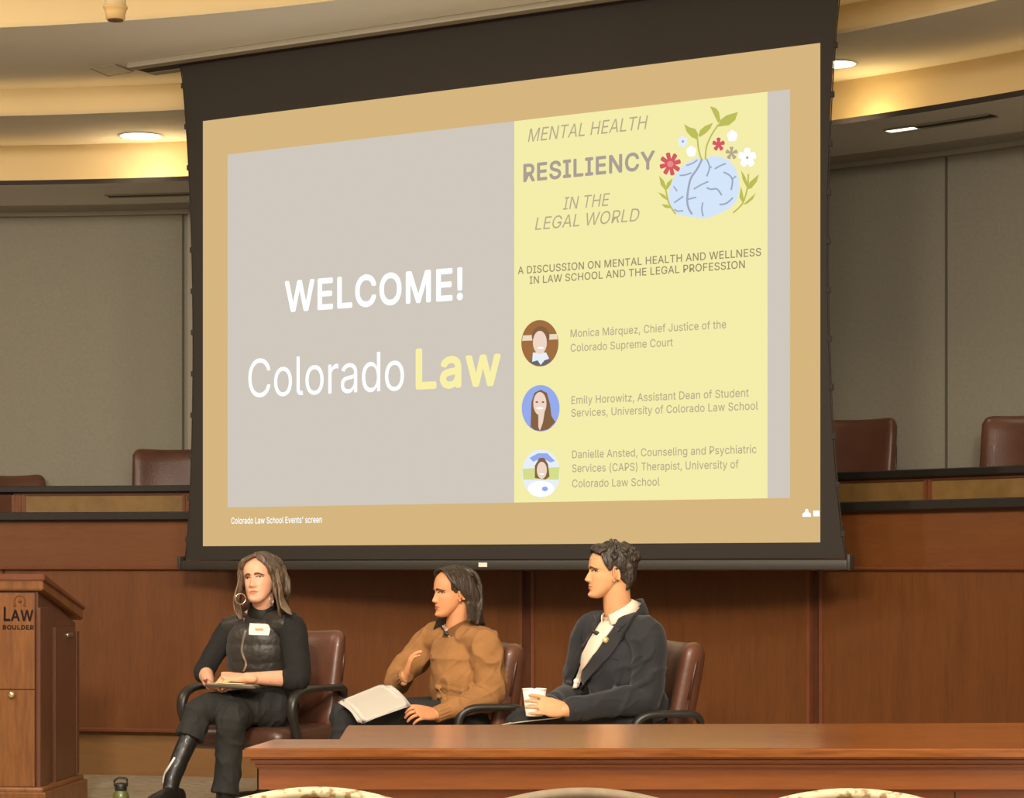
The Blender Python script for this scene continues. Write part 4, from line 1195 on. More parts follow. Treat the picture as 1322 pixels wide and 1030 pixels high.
# ================================================================== counsel table
tx0, tx1 = -.627, 2.6
ty0, ty1 = 5.55, 6.40
tb = empty('counsel_table', ((tx0 + tx1) / 2, (ty0 + ty1) / 2, 0))
tag(tb, 'long glossy cherry counsel table in front of the seated panel', 'table')
TZ = .760
outl = [(-.627, 5.55), (tx1, 5.55), (tx1, 6.54), (-.44, 6.37), (-.425, 5.85), (-.585, 5.85)]


def inset(pts, d):
    n = len(pts)
    out = []
    for i in range(n):
        p, c, q = V((*pts[i - 1], 0)), V((*pts[i], 0)), V((*pts[(i + 1) % n], 0))
        a, b = (c - p).normalized(), (q - c).normalized()
        na, nb = V((-a.y, a.x, 0)), V((-b.y, b.x, 0))
        m = (na + nb)
        m = m / max(m.dot(na), .2)
        out.append((c.x + m.x * d, c.y + m.y * d))
    return out


def slab(bm, d, z0, z1, bev=0.0):
    f = add_poly(bm, [(x, y, z0) for x, y in inset(outl, d)], (0, 0, z1 - z0))
    if bev:
        bmesh.ops.bevel(bm, geom=[e for e in bm.edges if abs(e.verts[0].co.z - e.verts[1].co.z) < 1e-5], offset=bev, segments=3, affect='EDGES')


bm = BM()
slab(bm, 0, TZ - .024, TZ, .004)
obj('tabletop', bm, M['table'], tb, world=True, smooth=False)
bm = BM()
slab(bm, .012, TZ - .036, TZ - .0245, .004)
obj('edge_moulding', bm, M['table_dark'], tb, world=True, smooth=False)
bm = BM()
slab(bm, .020, TZ - .048, TZ - .0365, .004)
obj('edge_moulding', bm, M['table_dark'], tb, world=True, smooth=False)
bm = BM()
slab(bm, .030, TZ - .098, TZ - .0485)
obj('apron', bm, M['table_dark'], tb, world=True, smooth=False)
bm = BM()
slab(bm, .052, .10, TZ - .0985)
obj('front_panel', bm, M['table_dark'], tb, world=True, smooth=False)
bm = BM()
slab(bm, .045, 0, .10)
obj('plinth', bm, M['table_dark'], tb, world=True, smooth=False)
bm = BM()
add_box(bm, ((1233 - 661) / FOC * 5.6, 5.6015, .38), (.003, .003, .55))
obj('panel_joint', bm, M['stile'], tb, world=True, smooth=False)


# ================================================================== leather armchairs
def cushion(bm, c, s, r, rot=None, puff=0.0, bend=0.0, n=14):
    """a stuffed rounded slab; bend curves it about its z axis"""
    vs = add_box(bm, (0, 0, 0), s)
    es = list({e for v in vs for e in v.link_edges})
    g = bmesh.ops.subdivide_edges(bm, edges=es, cuts=n, use_grid_fill=True)
    allv = list({v for f in bm.faces for v in f.verts if v.tag is False})
    hx, hy, hz = s[0] / 2, s[1] / 2, s[2] / 2
    for v in allv:
        p = v.co
        q = V((max(-hx + r, min(hx - r, p.x)), max(-hy + min(r, hy * .98), min(hy - min(r, hy * .98), p.y)), max(-hz + r, min(hz - r, p.z))))
        d = p - q
        if d.length > 1e-9:
            ry = min(r, hy * .98)
            d = V((d.x / r, d.y / ry, d.z / r))
            m = d.length
            mm = max(abs(d.x), abs(d.y), abs(d.z))
            d = d / m * mm
            p = q + V((d.x * r, d.y * ry, d.z * r))
        if puff:
            w = max(0, 1 - (p.x / hx) ** 2) * max(0, 1 - (p.z / hz) ** 2)
            p = V((p.x, p.y + math.copysign(puff * w, p.y) if abs(p.y) > hy * .3 else p.y, p.z))
        if bend:
            p = V((p.x, p.y - bend * (p.x / hx) ** 2, p.z))
        v.co = p
    m = Matrix.Translation(V(c))
    if rot is not None:
        m = m @ rot
    bmesh.ops.transform(bm, matrix=m, verts=allv)
    for v in allv:
        v.tag = True


def armchair(name, label, cat, loc, rz, seat=.44, back=.89, arm=.62, group=None, recline=12, width=.52, depth=.245, out=.025, alen=1.0):
    """swivel armchair facing local -Y"""
    c = empty(name, loc, rz)
    tag(c, label, cat, group)
    bm = BM()
    cushion(bm, (0, -.02, seat - .045), (width, .50, .11), .05, n=12)
    bmesh.ops.bisect_plane
    obj('seat', bm, M['leather_seat'], c)
    rx = Matrix.Rotation(radians(-recline), 4, 'X')
    hb = back - seat + .06
    bm = BM()
    cushion(bm, (0, depth + hb / 2 * sin(radians(recline)), seat - .05 + hb / 2), (width - .02, .10, hb), .055, rx, puff=.016, bend=.055, n=16)
    obj('backrest', bm, M['leather'], c)
    bm = BM()                                           # welt around the outer shell
    hw = (width - .02) / 2
    rim = []
    for i in range(40):
        a = 2 * pi * i / 40
        cx, cz = math.copysign(abs(cos(a)) ** .45, cos(a)), math.copysign(abs(sin(a)) ** .45, sin(a))
        p = V((hw * .99 * cx, .022 - .055 * cx * cx, hb / 2 * .985 * cz))
        rim.append(V((0, depth + hb / 2 * sin(radians(recline)), seat - .05 + hb / 2)) + (rx @ p))
    rim.append(rim[0])
    loft(bm, rim, [.007] * len(rim), n=8, sub=1)
    obj('welt', bm, M['piping'], c)
    for s in (-1, 1):
        bm = BM()
        x = s * (width / 2 + out)
        yy = lambda y: .26 + (y - .26) * alen
        loft(bm, [(x * .92, .26, arm - .045), (x, yy(.20), arm - .005), (x, yy(.05), arm), (x, yy(-.12), arm - .002), (x, yy(-.20), arm - .03), (x, yy(-.225), arm - .09), (x, yy(-.20), seat + .02), (x * .97, yy(-.16), seat - .07), (x * .8, yy(-.10), seat - .085)],
             [(.020, .012), (.027, .015), (.030, .016), (.029, .016), (.026, .018), (.024, .018), (.022, .016), (.022, .014), (.02, .012)], side=(1, 0, 0), n=14, sub=6, exp=2.6)
        obj('armrest', bm, M['arm'], c)
    bm = BM()
    add_lathe(bm, [(.05, .10), (.05, .13), (.028, .14), (.028, seat - .13), (.07, seat - .12), (.09, seat - .10)], n=20)
    obj('column', bm, M['dark_metal'], c)
    for k in range(5):
        a = 2 * pi * k / 5 + .3
        d = V((cos(a), sin(a), 0))
        bm = BM()
        loft(bm, [d * .03 + V((0, 0, .115)), d * .16 + V((0, 0, .105)), d * .29 + V((0, 0, .075))], [(.026, .018), (.022, .016), (.016, .012)], side=V((0, 0, 1)).cross(d), n=10, sub=3, round_ends=True)
        leg = obj('base_leg', bm, M['arm'], c)
        bm = BM()
        for sg in (-1, 1):
            add_lathe(bm, [(.004, -.008), (.026, -.008), (.028, -.004), (.028, .004), (.026, .008), (.004, .008)],
                      d * .285 + V((0, 0, .0285)) + V((0, 0, 1)).cross(d) * .012 * sg, 16, d.to_track_quat('X', 'Z').to_matrix().to_4x4() @ Matrix.Rotation(radians(90), 4, 'X'))
        obj('caster', bm, M['dark_metal'], leg)
    return c


def face(a):      # heading whose front turns a degrees from the camera towards the left of the photo
    return -radians(a)


c1 = P(343, 900, 11.22)
armchair('armchair', 'brown leather armchair under the person in the quilted vest, arm curving down', 'armchair', (c1.x - .01, 11.20, 0), face(28), back=.872, group=None, width=.56)
c2 = P(580, 900, 10.45)
armchair('armchair', 'brown leather armchair under the person in the tan sweater', 'armchair', (c2.x, 10.44, 0), face(74), arm=.585, back=.84, recline=10, width=.48, depth=.205, out=.06, alen=.62)
c3 = P(803, 900, 9.95)
armchair('armchair', 'brown leather armchair under the person in the dark suit jacket', 'armchair', (c3.x - .01, 9.96, 0), face(74), arm=.585, back=.86, recline=12, width=.48, depth=.205, out=.06, alen=.62)


# high-backed chairs behind the bench, standing on its raised floor
def bench_chair(label, px, d, rz, top, tilt=8):
    z = .72
    p = arc_pt(8.85, arc_theta(px, 8.85))
    top = EYE + (733 - top) * (p.y + .15) / FOC
    return armchair('bench_chair', label, 'leather chair', (p.x, p.y, z), rz, seat=.48, back=top - z, arm=.66, group=None, width=.50, recline=tilt)


bench_chair('brown leather chair back behind the bench immediately left of the screen', 216, 14.75, face(-4), 580)
bench_chair('low reclined brown leather chair behind the bench at the far left', 34, 14.6, face(-28), 611, 20)
bench_chair('brown leather chair back behind the bench, half hidden by the screen right edge', 1078, 12.15, face(30), 541)
bench_chair('brown leather chair back behind the bench at the right edge', 1292, 11.9, face(36), 536)


# ================================================================== audience seats
PAT_A = None


def patterned(name, base, spots):
    m, N, L, b = mat_new(name)
    tc = N.new('ShaderNodeTexCoord')
    v = N.new('ShaderNodeTexNoise')
    v.inputs['Scale'].default_value = 45
    v.inputs['Detail'].default_value = 2
    L.new(tc.outputs['Object'], v.inputs['Vector'])
    r = N.new('ShaderNodeValToRGB')
    r.color_ramp.interpolation = 'EASE'
    r.color_ramp.elements[0].position = .50
    r.color_ramp.elements[0].color = srgb(base)
    r.color_ramp.elements[1].position = .62
    r.color_ramp.elements[1].color = srgb(spots)
    L.new(v.outputs['Fac'], r.inputs['Fac'])
    L.new(r.outputs['Color'], b.inputs['Base Color'])
    b.inputs['Roughness'].default_value = .9
    return m


CREAM = patterned('cream patterned cloth', (236, 218, 176), (168, 138, 92))
GREYB = plain('grey brown cloth', (158, 138, 112), .85, var=.12, vscale=40)
CUSH = plain('pale seat cloth', (226, 200, 178), .9, var=.05)


def audience(label, px0, px1, ytop, d, rim, group):
    xc = (px0 + px1) / 2
    p = P(xc, ytop, d)
    w = (px1 - px0) / FOC * d / 2
    c = empty('auditorium_chair', (p.x, p.y, 0))
    tag(c, label, 'auditorium chair', group)
    top = p.z
    bm = BM()
    pts = []
    cr = .055
    for i in range(25):
        if i < 5 or i > 19:                               # the two sides, going down
            k = (4 - i) if i < 5 else (i - 20)
            sx = -1 if i < 5 else 1
            q = (sx * w, top - .011 - .020 - cr - .09 * k)
        elif i < 8 or i > 16:                             # rounded corners
            k = (7 - i + 1) if i < 8 else (i - 16)
            sx = -1 if i < 8 else 1
            a = radians(90 * k / 4)
            q = (sx * (w - cr + cr * sin(a)), top - .011 - .020 - cr + cr * cos(a))
        else:
            u = -1 + 2 * (i - 8 + .5) / 9
            q = (u * (w - cr), top - .011 - .020 * u * u)
        pts.append((q[0], .04 - .09 * (q[0] / w) ** 2, q[1]))
    loft(bm, pts, [(.011, .017)] * 25, side=(0, 0, 1), n=12, sub=2, round_ends=True)
    obj('back_rim', bm, rim, c, smooth=True)
    bm = BM()
    rows = []
    for j in range(9):
        row = []
        for i in range(25):
            x, y, z = pts[i]
            f = j / 8
            row.append(bm.verts.new((x * .985 * (1 - .06 * f), y - .012 - .03 * sin(pi * f), (z - .008) * (1 - f) + (top - .42) * f)))
        rows.append(row)
    for a, b in zip(rows, rows[1:]):
        for i in range(24):
            bm.faces.new((a[i], a[i + 1], b[i + 1], b[i]))
    sol = bmesh.ops.solidify(bm, geom=bm.faces[:], thickness=.03)
    obj('back_shell', bm, M['dark_metal'], c)
    bm = BM()
    cushion(bm, (0, .02, top - .25), (w * 1.7, .05, .34), .022, Matrix.Rotation(radians(-6), 4, 'X'), bend=-.05)
    obj('back_cushion', bm, CUSH, c)
    bm = BM()
    cushion(bm, (0, .27, .43), (w * 1.9, .46, .09), .04)
    obj('seat', bm, rim, c)
    bm = BM()
    add_lathe(bm, [(.16, 0), (.16, .015), (.03, .03), (.03, .37), (.10, .385), (.10, .392)], (0, .24, 0), 20)
    obj('pedestal', bm, M['dark_metal'], c)


audience('cream patterned auditorium chair back below the left end of the table', 262, 552, 1018, 4.35, CREAM, 'auditorium chairs in the front row')
audience('grey brown auditorium chair back below the middle of the table', 602, 902, 1019, 4.35, GREYB, 'auditorium chairs in the front row')
audience('cream patterned auditorium chair back below the right part of the table', 952, 1250, 1020, 4.35, CREAM, 'auditorium chairs in the front row')
audience('grey brown auditorium chair back cut off by the right edge', 1284, 1584, 1020, 4.35, GREYB, 'auditorium chairs in the front row')
# ================================================================== people: shared tools
from mathutils.bvhtree import BVHTree


def skin_mat(name, col):
    return plain(name, col, 0.52, var=.05, vscale=30, sss=.15, spec=.35)


def hair_mat(name, dark, light, tip=None):
    m, N, L, b = mat_new(name)
    tc = N.new('ShaderNodeTexCoord')
    mp = N.new('ShaderNodeMapping')
    mp.inputs['Scale'].default_value = (90, 90, 9)
    L.new(tc.outputs['Object'], mp.inputs['Vector'])
    t = N.new('ShaderNodeTexNoise')
    t.inputs['Scale'].default_value = 1.5
    t.inputs['Detail'].default_value = 5
    L.new(mp.outputs['Vector'], t.inputs['Vector'])
    r = N.new('ShaderNodeValToRGB')
    r.color_ramp.elements[0].position = .35
    r.color_ramp.elements[1].position = .72
    r.color_ramp.elements[0].color = srgb(dark)
    r.color_ramp.elements[1].color = srgb(light)
    L.new(t.outputs['Fac'], r.inputs['Fac'])
    L.new(r.outputs['Color'], b.inputs['Base Color'])
    b.inputs['Roughness'].default_value = .45
    b.inputs['Specular IOR Level'].default_value = .4
    bp = N.new('ShaderNodeBump')
    bp.inputs['Strength'].default_value = .6
    bp.inputs['Distance'].default_value = .004
    L.new(t.outputs['Fac'], bp.inputs['Height'])
    L.new(bp.outputs['Normal'], b.inputs['Normal'])
    return m


def frame_of(center, yaw, pitch=0.0, roll=0.0, s=1.0):
    """head matrix: local y looks out of the face, z up, x to the person's right; yaw in degrees from the camera towards photo left"""
    a, p = radians(yaw), radians(pitch)
    f = V((-sin(a) * cos(p), -cos(a) * cos(p), sin(p)))
    x = f.cross(V((0, 0, 1))).normalized()
    z = x.cross(f).normalized()
    R = Matrix((x, f, z)).transposed()
    R = R @ Matrix.Rotation(radians(roll), 3, 'Y')
    return Matrix.Translation(V(center)) @ R.to_4x4() @ Matrix.Diagonal(V((s, s, s, 1)))


HEAD = [(-.1185, .066, .050, .010), (-.1155, .080, .036, .022), (-.108, .088, .022, .032), (-.097, .0895, .006, .041), (-.083, .086, -.014, .049), (-.068, .086, -.034, .056),
        (-.045, .087, -.058, .0625), (-.020, .0855, -.078, .0675), (.0, .084, -.090, .0705), (.018, .0885, -.096, .0725), (.040, .0885, -.100, .0745), (.065, .081, -.097, .0735),
        (.085, .066, -.087, .066), (.100, .046, -.069, .052), (.109, .021, -.045, .032), (.113, -.005, -.020, .008)]


def g2(a, b):
    return math.exp(-a * a - b * b)


def feat(x, z, k):
    """relief of the face at (x, z); k holds the person's nose, jaw and so on"""
    ax = abs(x)
    y = 0.0
    zt = -.036
    if z > zt:
        t = max(0.0, min(1.0, (.012 - z) / (.012 - zt)))
        h = .003 + (k.get('nose', .024) - .003) * t ** 1.15
        if z > .008:
            h *= max(0, 1 - (z - .008) / .02)
        sg = .0065 + .0045 * t
    else:
        t = (zt - z) / .015
        h = k.get('nose', .024) * max(0.0, 1 - t * t) if t < 1 else 0
        sg = .011
    y += h * math.exp(-(x / sg) ** 2)
    y += .009 * g2((ax - .0125) / .006, (z + .040) / .006)               # wings of the nose
    y -= .0105 * g2((ax - .031) / .016, (z - .001) / .0105)               # sockets
    y += .0035 * g2((ax - .028) / .020, (z - .019) / .007)               # brow
    y += .0045 * g2((ax - .043) / .017, (z + .026) / .017)               # cheekbone
    y += .0050 * g2(x / .019, (z + .0615) / .0050)                       # lips
    y += .0055 * g2(x / .017, (z + .0755) / .0055)
    y -= .0045 * g2(x / .022, (z + .0685) / .0022)
    y -= .0040 * g2(x / .020, (z + .0880) / .0055)
    y += k.get('chin', .006) * g2(x / .017, (z + .1030) / .010)
    return y


def head_row(z):
    n = len(HEAD)
    if z <= HEAD[0][0]:
        return HEAD[0][1:]
    for i in range(n - 1):
        if HEAD[i][0] <= z <= HEAD[i + 1][0]:
            a, b = HEAD[i], HEAD[i + 1]
            t = (z - a[0]) / (b[0] - a[0])
            return tuple(p + (q - p) * t for p, q in zip(a[1:], b[1:]))
    return HEAD[-1][1:]


def ysurf(x, z, k):
    f, b, w = head_row(z)
    w *= k.get('wide', 1.0)
    yc = b + (f - b) * .48
    q = min(.999, abs(x) / w)
    return yc + (f - yc) * sqrt(1 - q ** 2.15) + feat(x, z, k)


def add_head(bm, mt, k):
    n = 128
    rows = catmull([(h[0],) + h[1:] for h in HEAD], 7)
    rings = []
    for z, f, b, w in rows:
        w *= k.get('wide', 1.0)
        yc = b + (f - b) * .48
        ring = []
        for i in range(n):
            a = 2 * pi * i / n
            sx, cy = sin(a), cos(a)
            x = w * sx
            if cy >= 0:
                y = yc + (f - yc) * max(0, 1 - abs(sx) ** 2.15) ** .5 + feat(x, z, k) * min(1, cy * 3)
            else:
                y = yc + (yc - b) * cy
            ring.append(bm.verts.new(mt @ V((x, y, z))))
        rings.append(ring)
    for a, b in zip(rings, rings[1:]):
        for i in range(n):
            j = (i + 1) % n
            bm.faces.new((a[i], a[j], b[j], b[i]))
    bm.faces.new(rings[0][::-1])
    bm.faces.new(rings[-1])
    for s in (-1, 1):                                  # ears
        rot = Matrix.Rotation(radians(-14 * 1), 4, 'X') @ Matrix.Rotation(radians(s * -24), 4, 'Z')
        add_ball(bm, (0, 0, 0), 1)
        bm.verts.ensure_lookup_table()
        vs = bm.verts[-(16 - 1) * 24 - 2:]
        em = mt @ Matrix.Translation((s * .0725, -.012, -.010)) @ rot @ Matrix.Diagonal((.0075, .0175, .030, 1))
        for v in vs:
            v.co = em @ v.co
        pts = []
        for i in range(13):
            a = radians(-70 + 280 * i / 12)
            pts.append(mt @ Matrix.Translation((s * .0765, -.012, -.010)) @ rot @ V((s * .004, -.0165 * sin(a) * (.9 if a < 2 else .8) if False else .0165 * cos(a) * -1, .030 * sin(a))))
        loft(bm, pts, [.0042] * 13, n=8, sub=1, round_ends=True)
        loft(bm, [mt @ V((s * .0725, -.004, -.032)), mt @ V((s * .074, -.004, -.042))], [.008, .006], n=10, sub=2, round_ends=True)
    for s in (-1, 1):                                  # eyelids
        for up in (1, -1):
            pts = []
            for i in range(9):
                t = -1 + 2 * i / 8
                x = s * .031 + .0150 * t
                z = .001 + up * (.0062 if up > 0 else .0042) * (1 - t * t)
                pts.append(mt @ V((x, ysurf(x, z, k) + .0012, z)))
            loft(bm, pts, [.0026 if up > 0 else .0020] * 9, n=8, sub=2, round_ends=True)


def face_parts(root, mt, k, brow, lip, iris, gaze=0.0):
    """eyes, brows and lips: children of the person"""
    white = M_EYE
    for s in (-1, 1):
        bm = BM()
        c = V((s * .031, ysurf(s * .031, .001, k) - .0078, .001))
        add_ball(bm, mt @ c, .0112 * mt.to_scale().x, u=20, v=14)
        e = obj('eye', bm, white, root, world=True)
        bm = BM()
        d = V((gaze * .5, 1, 0)).normalized()
        add_ball(bm, mt @ (c + d * .0070), .0068 * mt.to_scale().x, u=14, v=10)
        obj('iris', bm, iris, e, world=True)
        bm = BM()
        pts, rr = [], []
        for i in range(9):
            t = i / 8
            x = s * (.014 + .036 * t)
            z = .0140 + .0065 * sin(pi * min(1, t * 1.1 + .1)) - .004 * t
            pts.append(mt @ V((x, ysurf(x, z, k) + .0026, z)))
            rr.append((.0044 * (1 - .6 * t), .0018))
        loft(bm, pts, rr, side=mt.to_3x3() @ V((0, 0, 1)), n=8, sub=2, round_ends=True)
        obj('eyebrow', bm, brow, root, world=True)
        bm = BM()
        pts = []
        for i in range(9):
            t = -1 + 2 * i / 8
            x = s * .031 + .0155 * t
            z = .0015 + .0052 * (1 - t * t)
            pts.append(mt @ V((x, ysurf(x, z, k) + .0036, z)))
        loft(bm, pts, [.0018] * 9, n=8, sub=2, round_ends=True)
        obj('eyelashes', bm, M_LASH, e, world=True)
    bm = BM()
    for zc, hh, dz in ((-.0640, .0030, .0022), (-.0735, .0036, -.0010)):
        pts, rr = [], []
        for i in range(11):
            t = -1 + 2 * i / 10
            x = .0225 * t
            z = zc + (-.0685 - zc) * abs(t) ** 2.0 + (.0012 * (abs(t) < .3 and abs(t) > .05) if zc > -.07 else 0)
            pts.append(mt @ V((x, ysurf(x, z, k) - .0012, z)))
            rr.append((hh * (1 - .72 * t * t), .0030))
        loft(bm, pts, rr, side=mt.to_3x3() @ V((0, 0, 1)), n=10, sub=2, round_ends=True)
    obj('lips', bm, lip, root, world=True)


M_EYE = plain('eye white', (226, 214, 200), .25)
M_LASH = plain('dark lashes', (40, 28, 24), .8)
M_IRIS = plain('dark iris', (44, 30, 22), .15)


def hand(bm, wrist, d, n, t, curl=(30, 40, 30), spread=4, thumb=(35, 20), s=1.0, splay=(0, 0, 0, 0), thumb_in=0.0):
    """palm, four fingers and a thumb. d: wrist to knuckles, n: out of the back of the hand, t: towards the thumb side"""
    wrist, d = V(wrist), V(d).normalized()
    n = (V(n) - d * V(n).dot(d)).normalized()
    t = (V(t) - d * V(t).dot(d) - n * V(t).dot(n)).normalized()
    L = .088 * s
    loft(bm, [wrist - d * .03, wrist, wrist + d * L * .35, wrist + d * L * .75, wrist + d * L * .98],
         [(.025 * s, .019 * s), (.026 * s, .018 * s), (.036 * s, .017 * s), (.041 * s, .014 * s), (.037 * s, .011 * s)], side=t, n=20, sub=4, exp=2.5, round_ends=True)
    lens = (.92, 1.0, .95, .76)
    for i in range(4):
        off = (1.5 - i) * .0202 * s
        p = wrist + d * (L * (.93 if i in (1, 2) else .87)) + t * off
        ang = radians((1.5 - i) * spread)
        dd = d * cos(ang) + t * sin(ang)
        r0 = (.0086, .0088, .0084, .0074)[i] * s
        a = 0.0
        pts, rr = [p - dd * .012], [r0]
        for j, (sl, c) in enumerate(zip((.044, .028, .022), curl)):
            a += radians(c + splay[i])
            p = p + (dd * cos(a) - n * sin(a)) * sl * lens[i] * s
            pts.append(p)
            rr.append(r0 * (.96, .88, .76)[j])
        loft(bm, pts, rr, n=12, sub=4, round_ends=True)
    p = wrist + d * .022 * s + t * .024 * s - n * .006 * s
    a = radians(thumb[0])
    q = (d * cos(a) + t * sin(a) - n * thumb_in).normalized()
    p1 = p + q * .040 * s
    a2 = radians(thumb[0] - thumb[1])
    q2 = (d * cos(a2) + t * sin(a2) - n * thumb_in * 1.3).normalized()
    p2 = p1 + q2 * .032 * s
    p3 = p2 + q2 * .024 * s - n * .004 * s
    loft(bm, [p - q * .01, p + q * .01, p1, p2, p3], [.014 * s, .0145 * s, .0115 * s, .0095 * s, .0075 * s], n=12, sub=4, round_ends=True)


def bvh_of(*objs):
    vs, fs = [], []
    for o in objs:
        m = world_of(o)
        k = len(vs)
        vs += [m @ v.co for v in o.data.vertices]
        fs += [[i + k for i in p.vertices] for p in o.data.polygons]
    return BVHTree.FromPolygons(vs, fs)


def on_body(tree, px, py, lift=0.0, dflt=10.0):
    o = V((0, 0, EYE))
    r = (P(px, py, 1.0) - o).normalized()
    loc, nor, idx, dist = tree.ray_cast(o, r)
    if loc is None:
        # nearest point of the surface to the line of sight
        best = P(px, py, dflt)
        loc, nor, idx, dist = tree.find_nearest(best)
        return loc + nor * lift
    return loc + nor * lift


def strip(name, A, Bp, tree, lift, thick, mat, parent, across=5, sub=5, dflt=10.0, smooth=True):
    """a cloth strip lying on a body: A and Bp are its two edges as photo points on that body"""
    A = catmull([V((*p, 0)) for p in A], sub)
    Bp = catmull([V((*p, 0)) for p in Bp], sub)
    N = 24
    def samp(l, t):
        f = t * (len(l) - 1)
        i = min(int(f), len(l) - 2)
        return l[i].lerp(l[i + 1], f - i)
    bm = BM()
    rows = []
    for i in range(N + 1):
        a, b = samp(A, i / N), samp(Bp, i / N)
        row = []
        for j in range(across + 1):
            q = a.lerp(b, j / across)
            row.append(on_body(tree, q.x, q.y, lift, dflt))
        rows.append(row)
    for _ in range(6):                                   # relax, so that the strip does not copy every crease
        new = [r[:] for r in rows]
        for i in range(1, N):
            for j in range(across + 1):
                new[i][j] = rows[i][j] * .5 + (rows[i - 1][j] + rows[i + 1][j]) * .25
        rows = new
    for r in rows:
        for j, p in enumerate(r):
            loc, nor, i_, d_ = tree.find_nearest(p)
            h_ = (p - loc).dot(nor)
            if h_ < lift:
                r[j] = p + nor * (lift - h_)
    vr = [[bm.verts.new(p) for p in r] for r in rows]
    for a, b in zip(vr, vr[1:]):
        for j in range(across):
            bm.faces.new((a[j], a[j + 1], b[j + 1], b[j]))
    lo = []
    for r in rows:
        q = []
        for p in r:
            loc, nor, i_, d_ = tree.find_nearest(p)
            n_ = (p - loc)
            n_ = n_.normalized() if n_.length > 1e-5 else nor
            q.append(bm.verts.new(p - n_ * thick))
        lo.append(q)
    for a, b in zip(lo, lo[1:]):
        for j in range(across):
            bm.faces.new((a[j], b[j], b[j + 1], a[j + 1]))
    rim = [(vr[i], lo[i]) for i in (0, N)]
    for a, b in rim:
        for j in range(across):
            bm.faces.new((a[j], a[j + 1], b[j + 1], b[j]))
    for j in (0, across):
        for i in range(N):
            bm.faces.new((vr[i][j], vr[i + 1][j], lo[i + 1][j], lo[i][j]))
    return obj(name, bm, mat, parent, world=True, smooth=smooth, angle=50)


def wrk(scale, amp, stretch=(1, 1, 1), seed=0.0):
    def f(co):
        q = V((co.x * stretch[0], co.y * stretch[1], co.z * stretch[2])) * scale + V((seed, seed * 1.7, 3.1))
        return (noise.noise(q) + .5 * noise.noise(q * 2.1)) * amp
    return f


def creases(along, freq, length, amp, seed=0.0):
    """soft sharp-topped folds of cloth that run along a direction"""
    a = V(along).normalized()
    b = a.orthogonal().normalized()
    c = a.cross(b)

    def f(co):
        q = V((co.dot(a) / length, co.dot(b) * freq, co.dot(c) * freq)) + V((seed, seed * .7, 1.3))
        q += V((0, noise.noise(co * 5 + V((seed, 0, 0))) * 1.2, 0))
        n_ = 1 - abs(noise.noise(q)) * 2.2
        return amp * (max(0, n_) ** 2.2 - .3)
    return f


def shoe_boot(bm, heel, toe, ank, up=V((0, 0, 1)), s=1.0, shaft=.2, shaft_to=None):
    """a boot from heel to toe with a shaft that rises from ank to shaft_to"""
    heel, toe, ank = V(heel), V(toe), V(ank)
    d = (toe - heel).normalized()
    sd = d.cross(up).normalized()
    u = sd.cross(d).normalized()
    L = (toe - heel).length
    loft(bm, [heel + u * .045, heel + d * L * .25 + u * .045, heel + d * L * .5 + u * .040, heel + d * L * .75 + u * .030, heel + d * L * .95 + u * .022],
         [(.032 * s, .045), (.036 * s, .046), (.040 * s, .040), (.042 * s, .030), (.028 * s, .021)], side=sd, n=20, sub=4, exp=2.4, round_ends=True)
    loft(bm, [heel + d * L * .16 + u * .03, ank, V(shaft_to)], [(.038 * s, .046 * s), (.040 * s, .046 * s), (.050 * s, .054 * s)], side=sd, n=20, sub=5)


def sole_of(heel, toe, up, s=1.0):
    heel, toe = V(heel), V(toe)
    d = (toe - heel).normalized()
    sd = d.cross(up).normalized()
    u = sd.cross(d).normalized()
    L = (toe - heel).length
    bm = BM()
    loft(bm, [heel - d * .03, heel + d * L * .3, heel + d * L * .65, heel + d * L * 1.0], [(.030 * s, .007), (.032 * s, .006), (.044 * s, .006), (.026 * s, .006)], side=sd, n=16, sub=4, exp=2.6, round_ends=True)
    add_box(bm, heel + u * -.016 + d * .01, (.055, .055, .03), Matrix((sd, d, u)).transposed().to_4x4(), bevel=.006)
    return bm
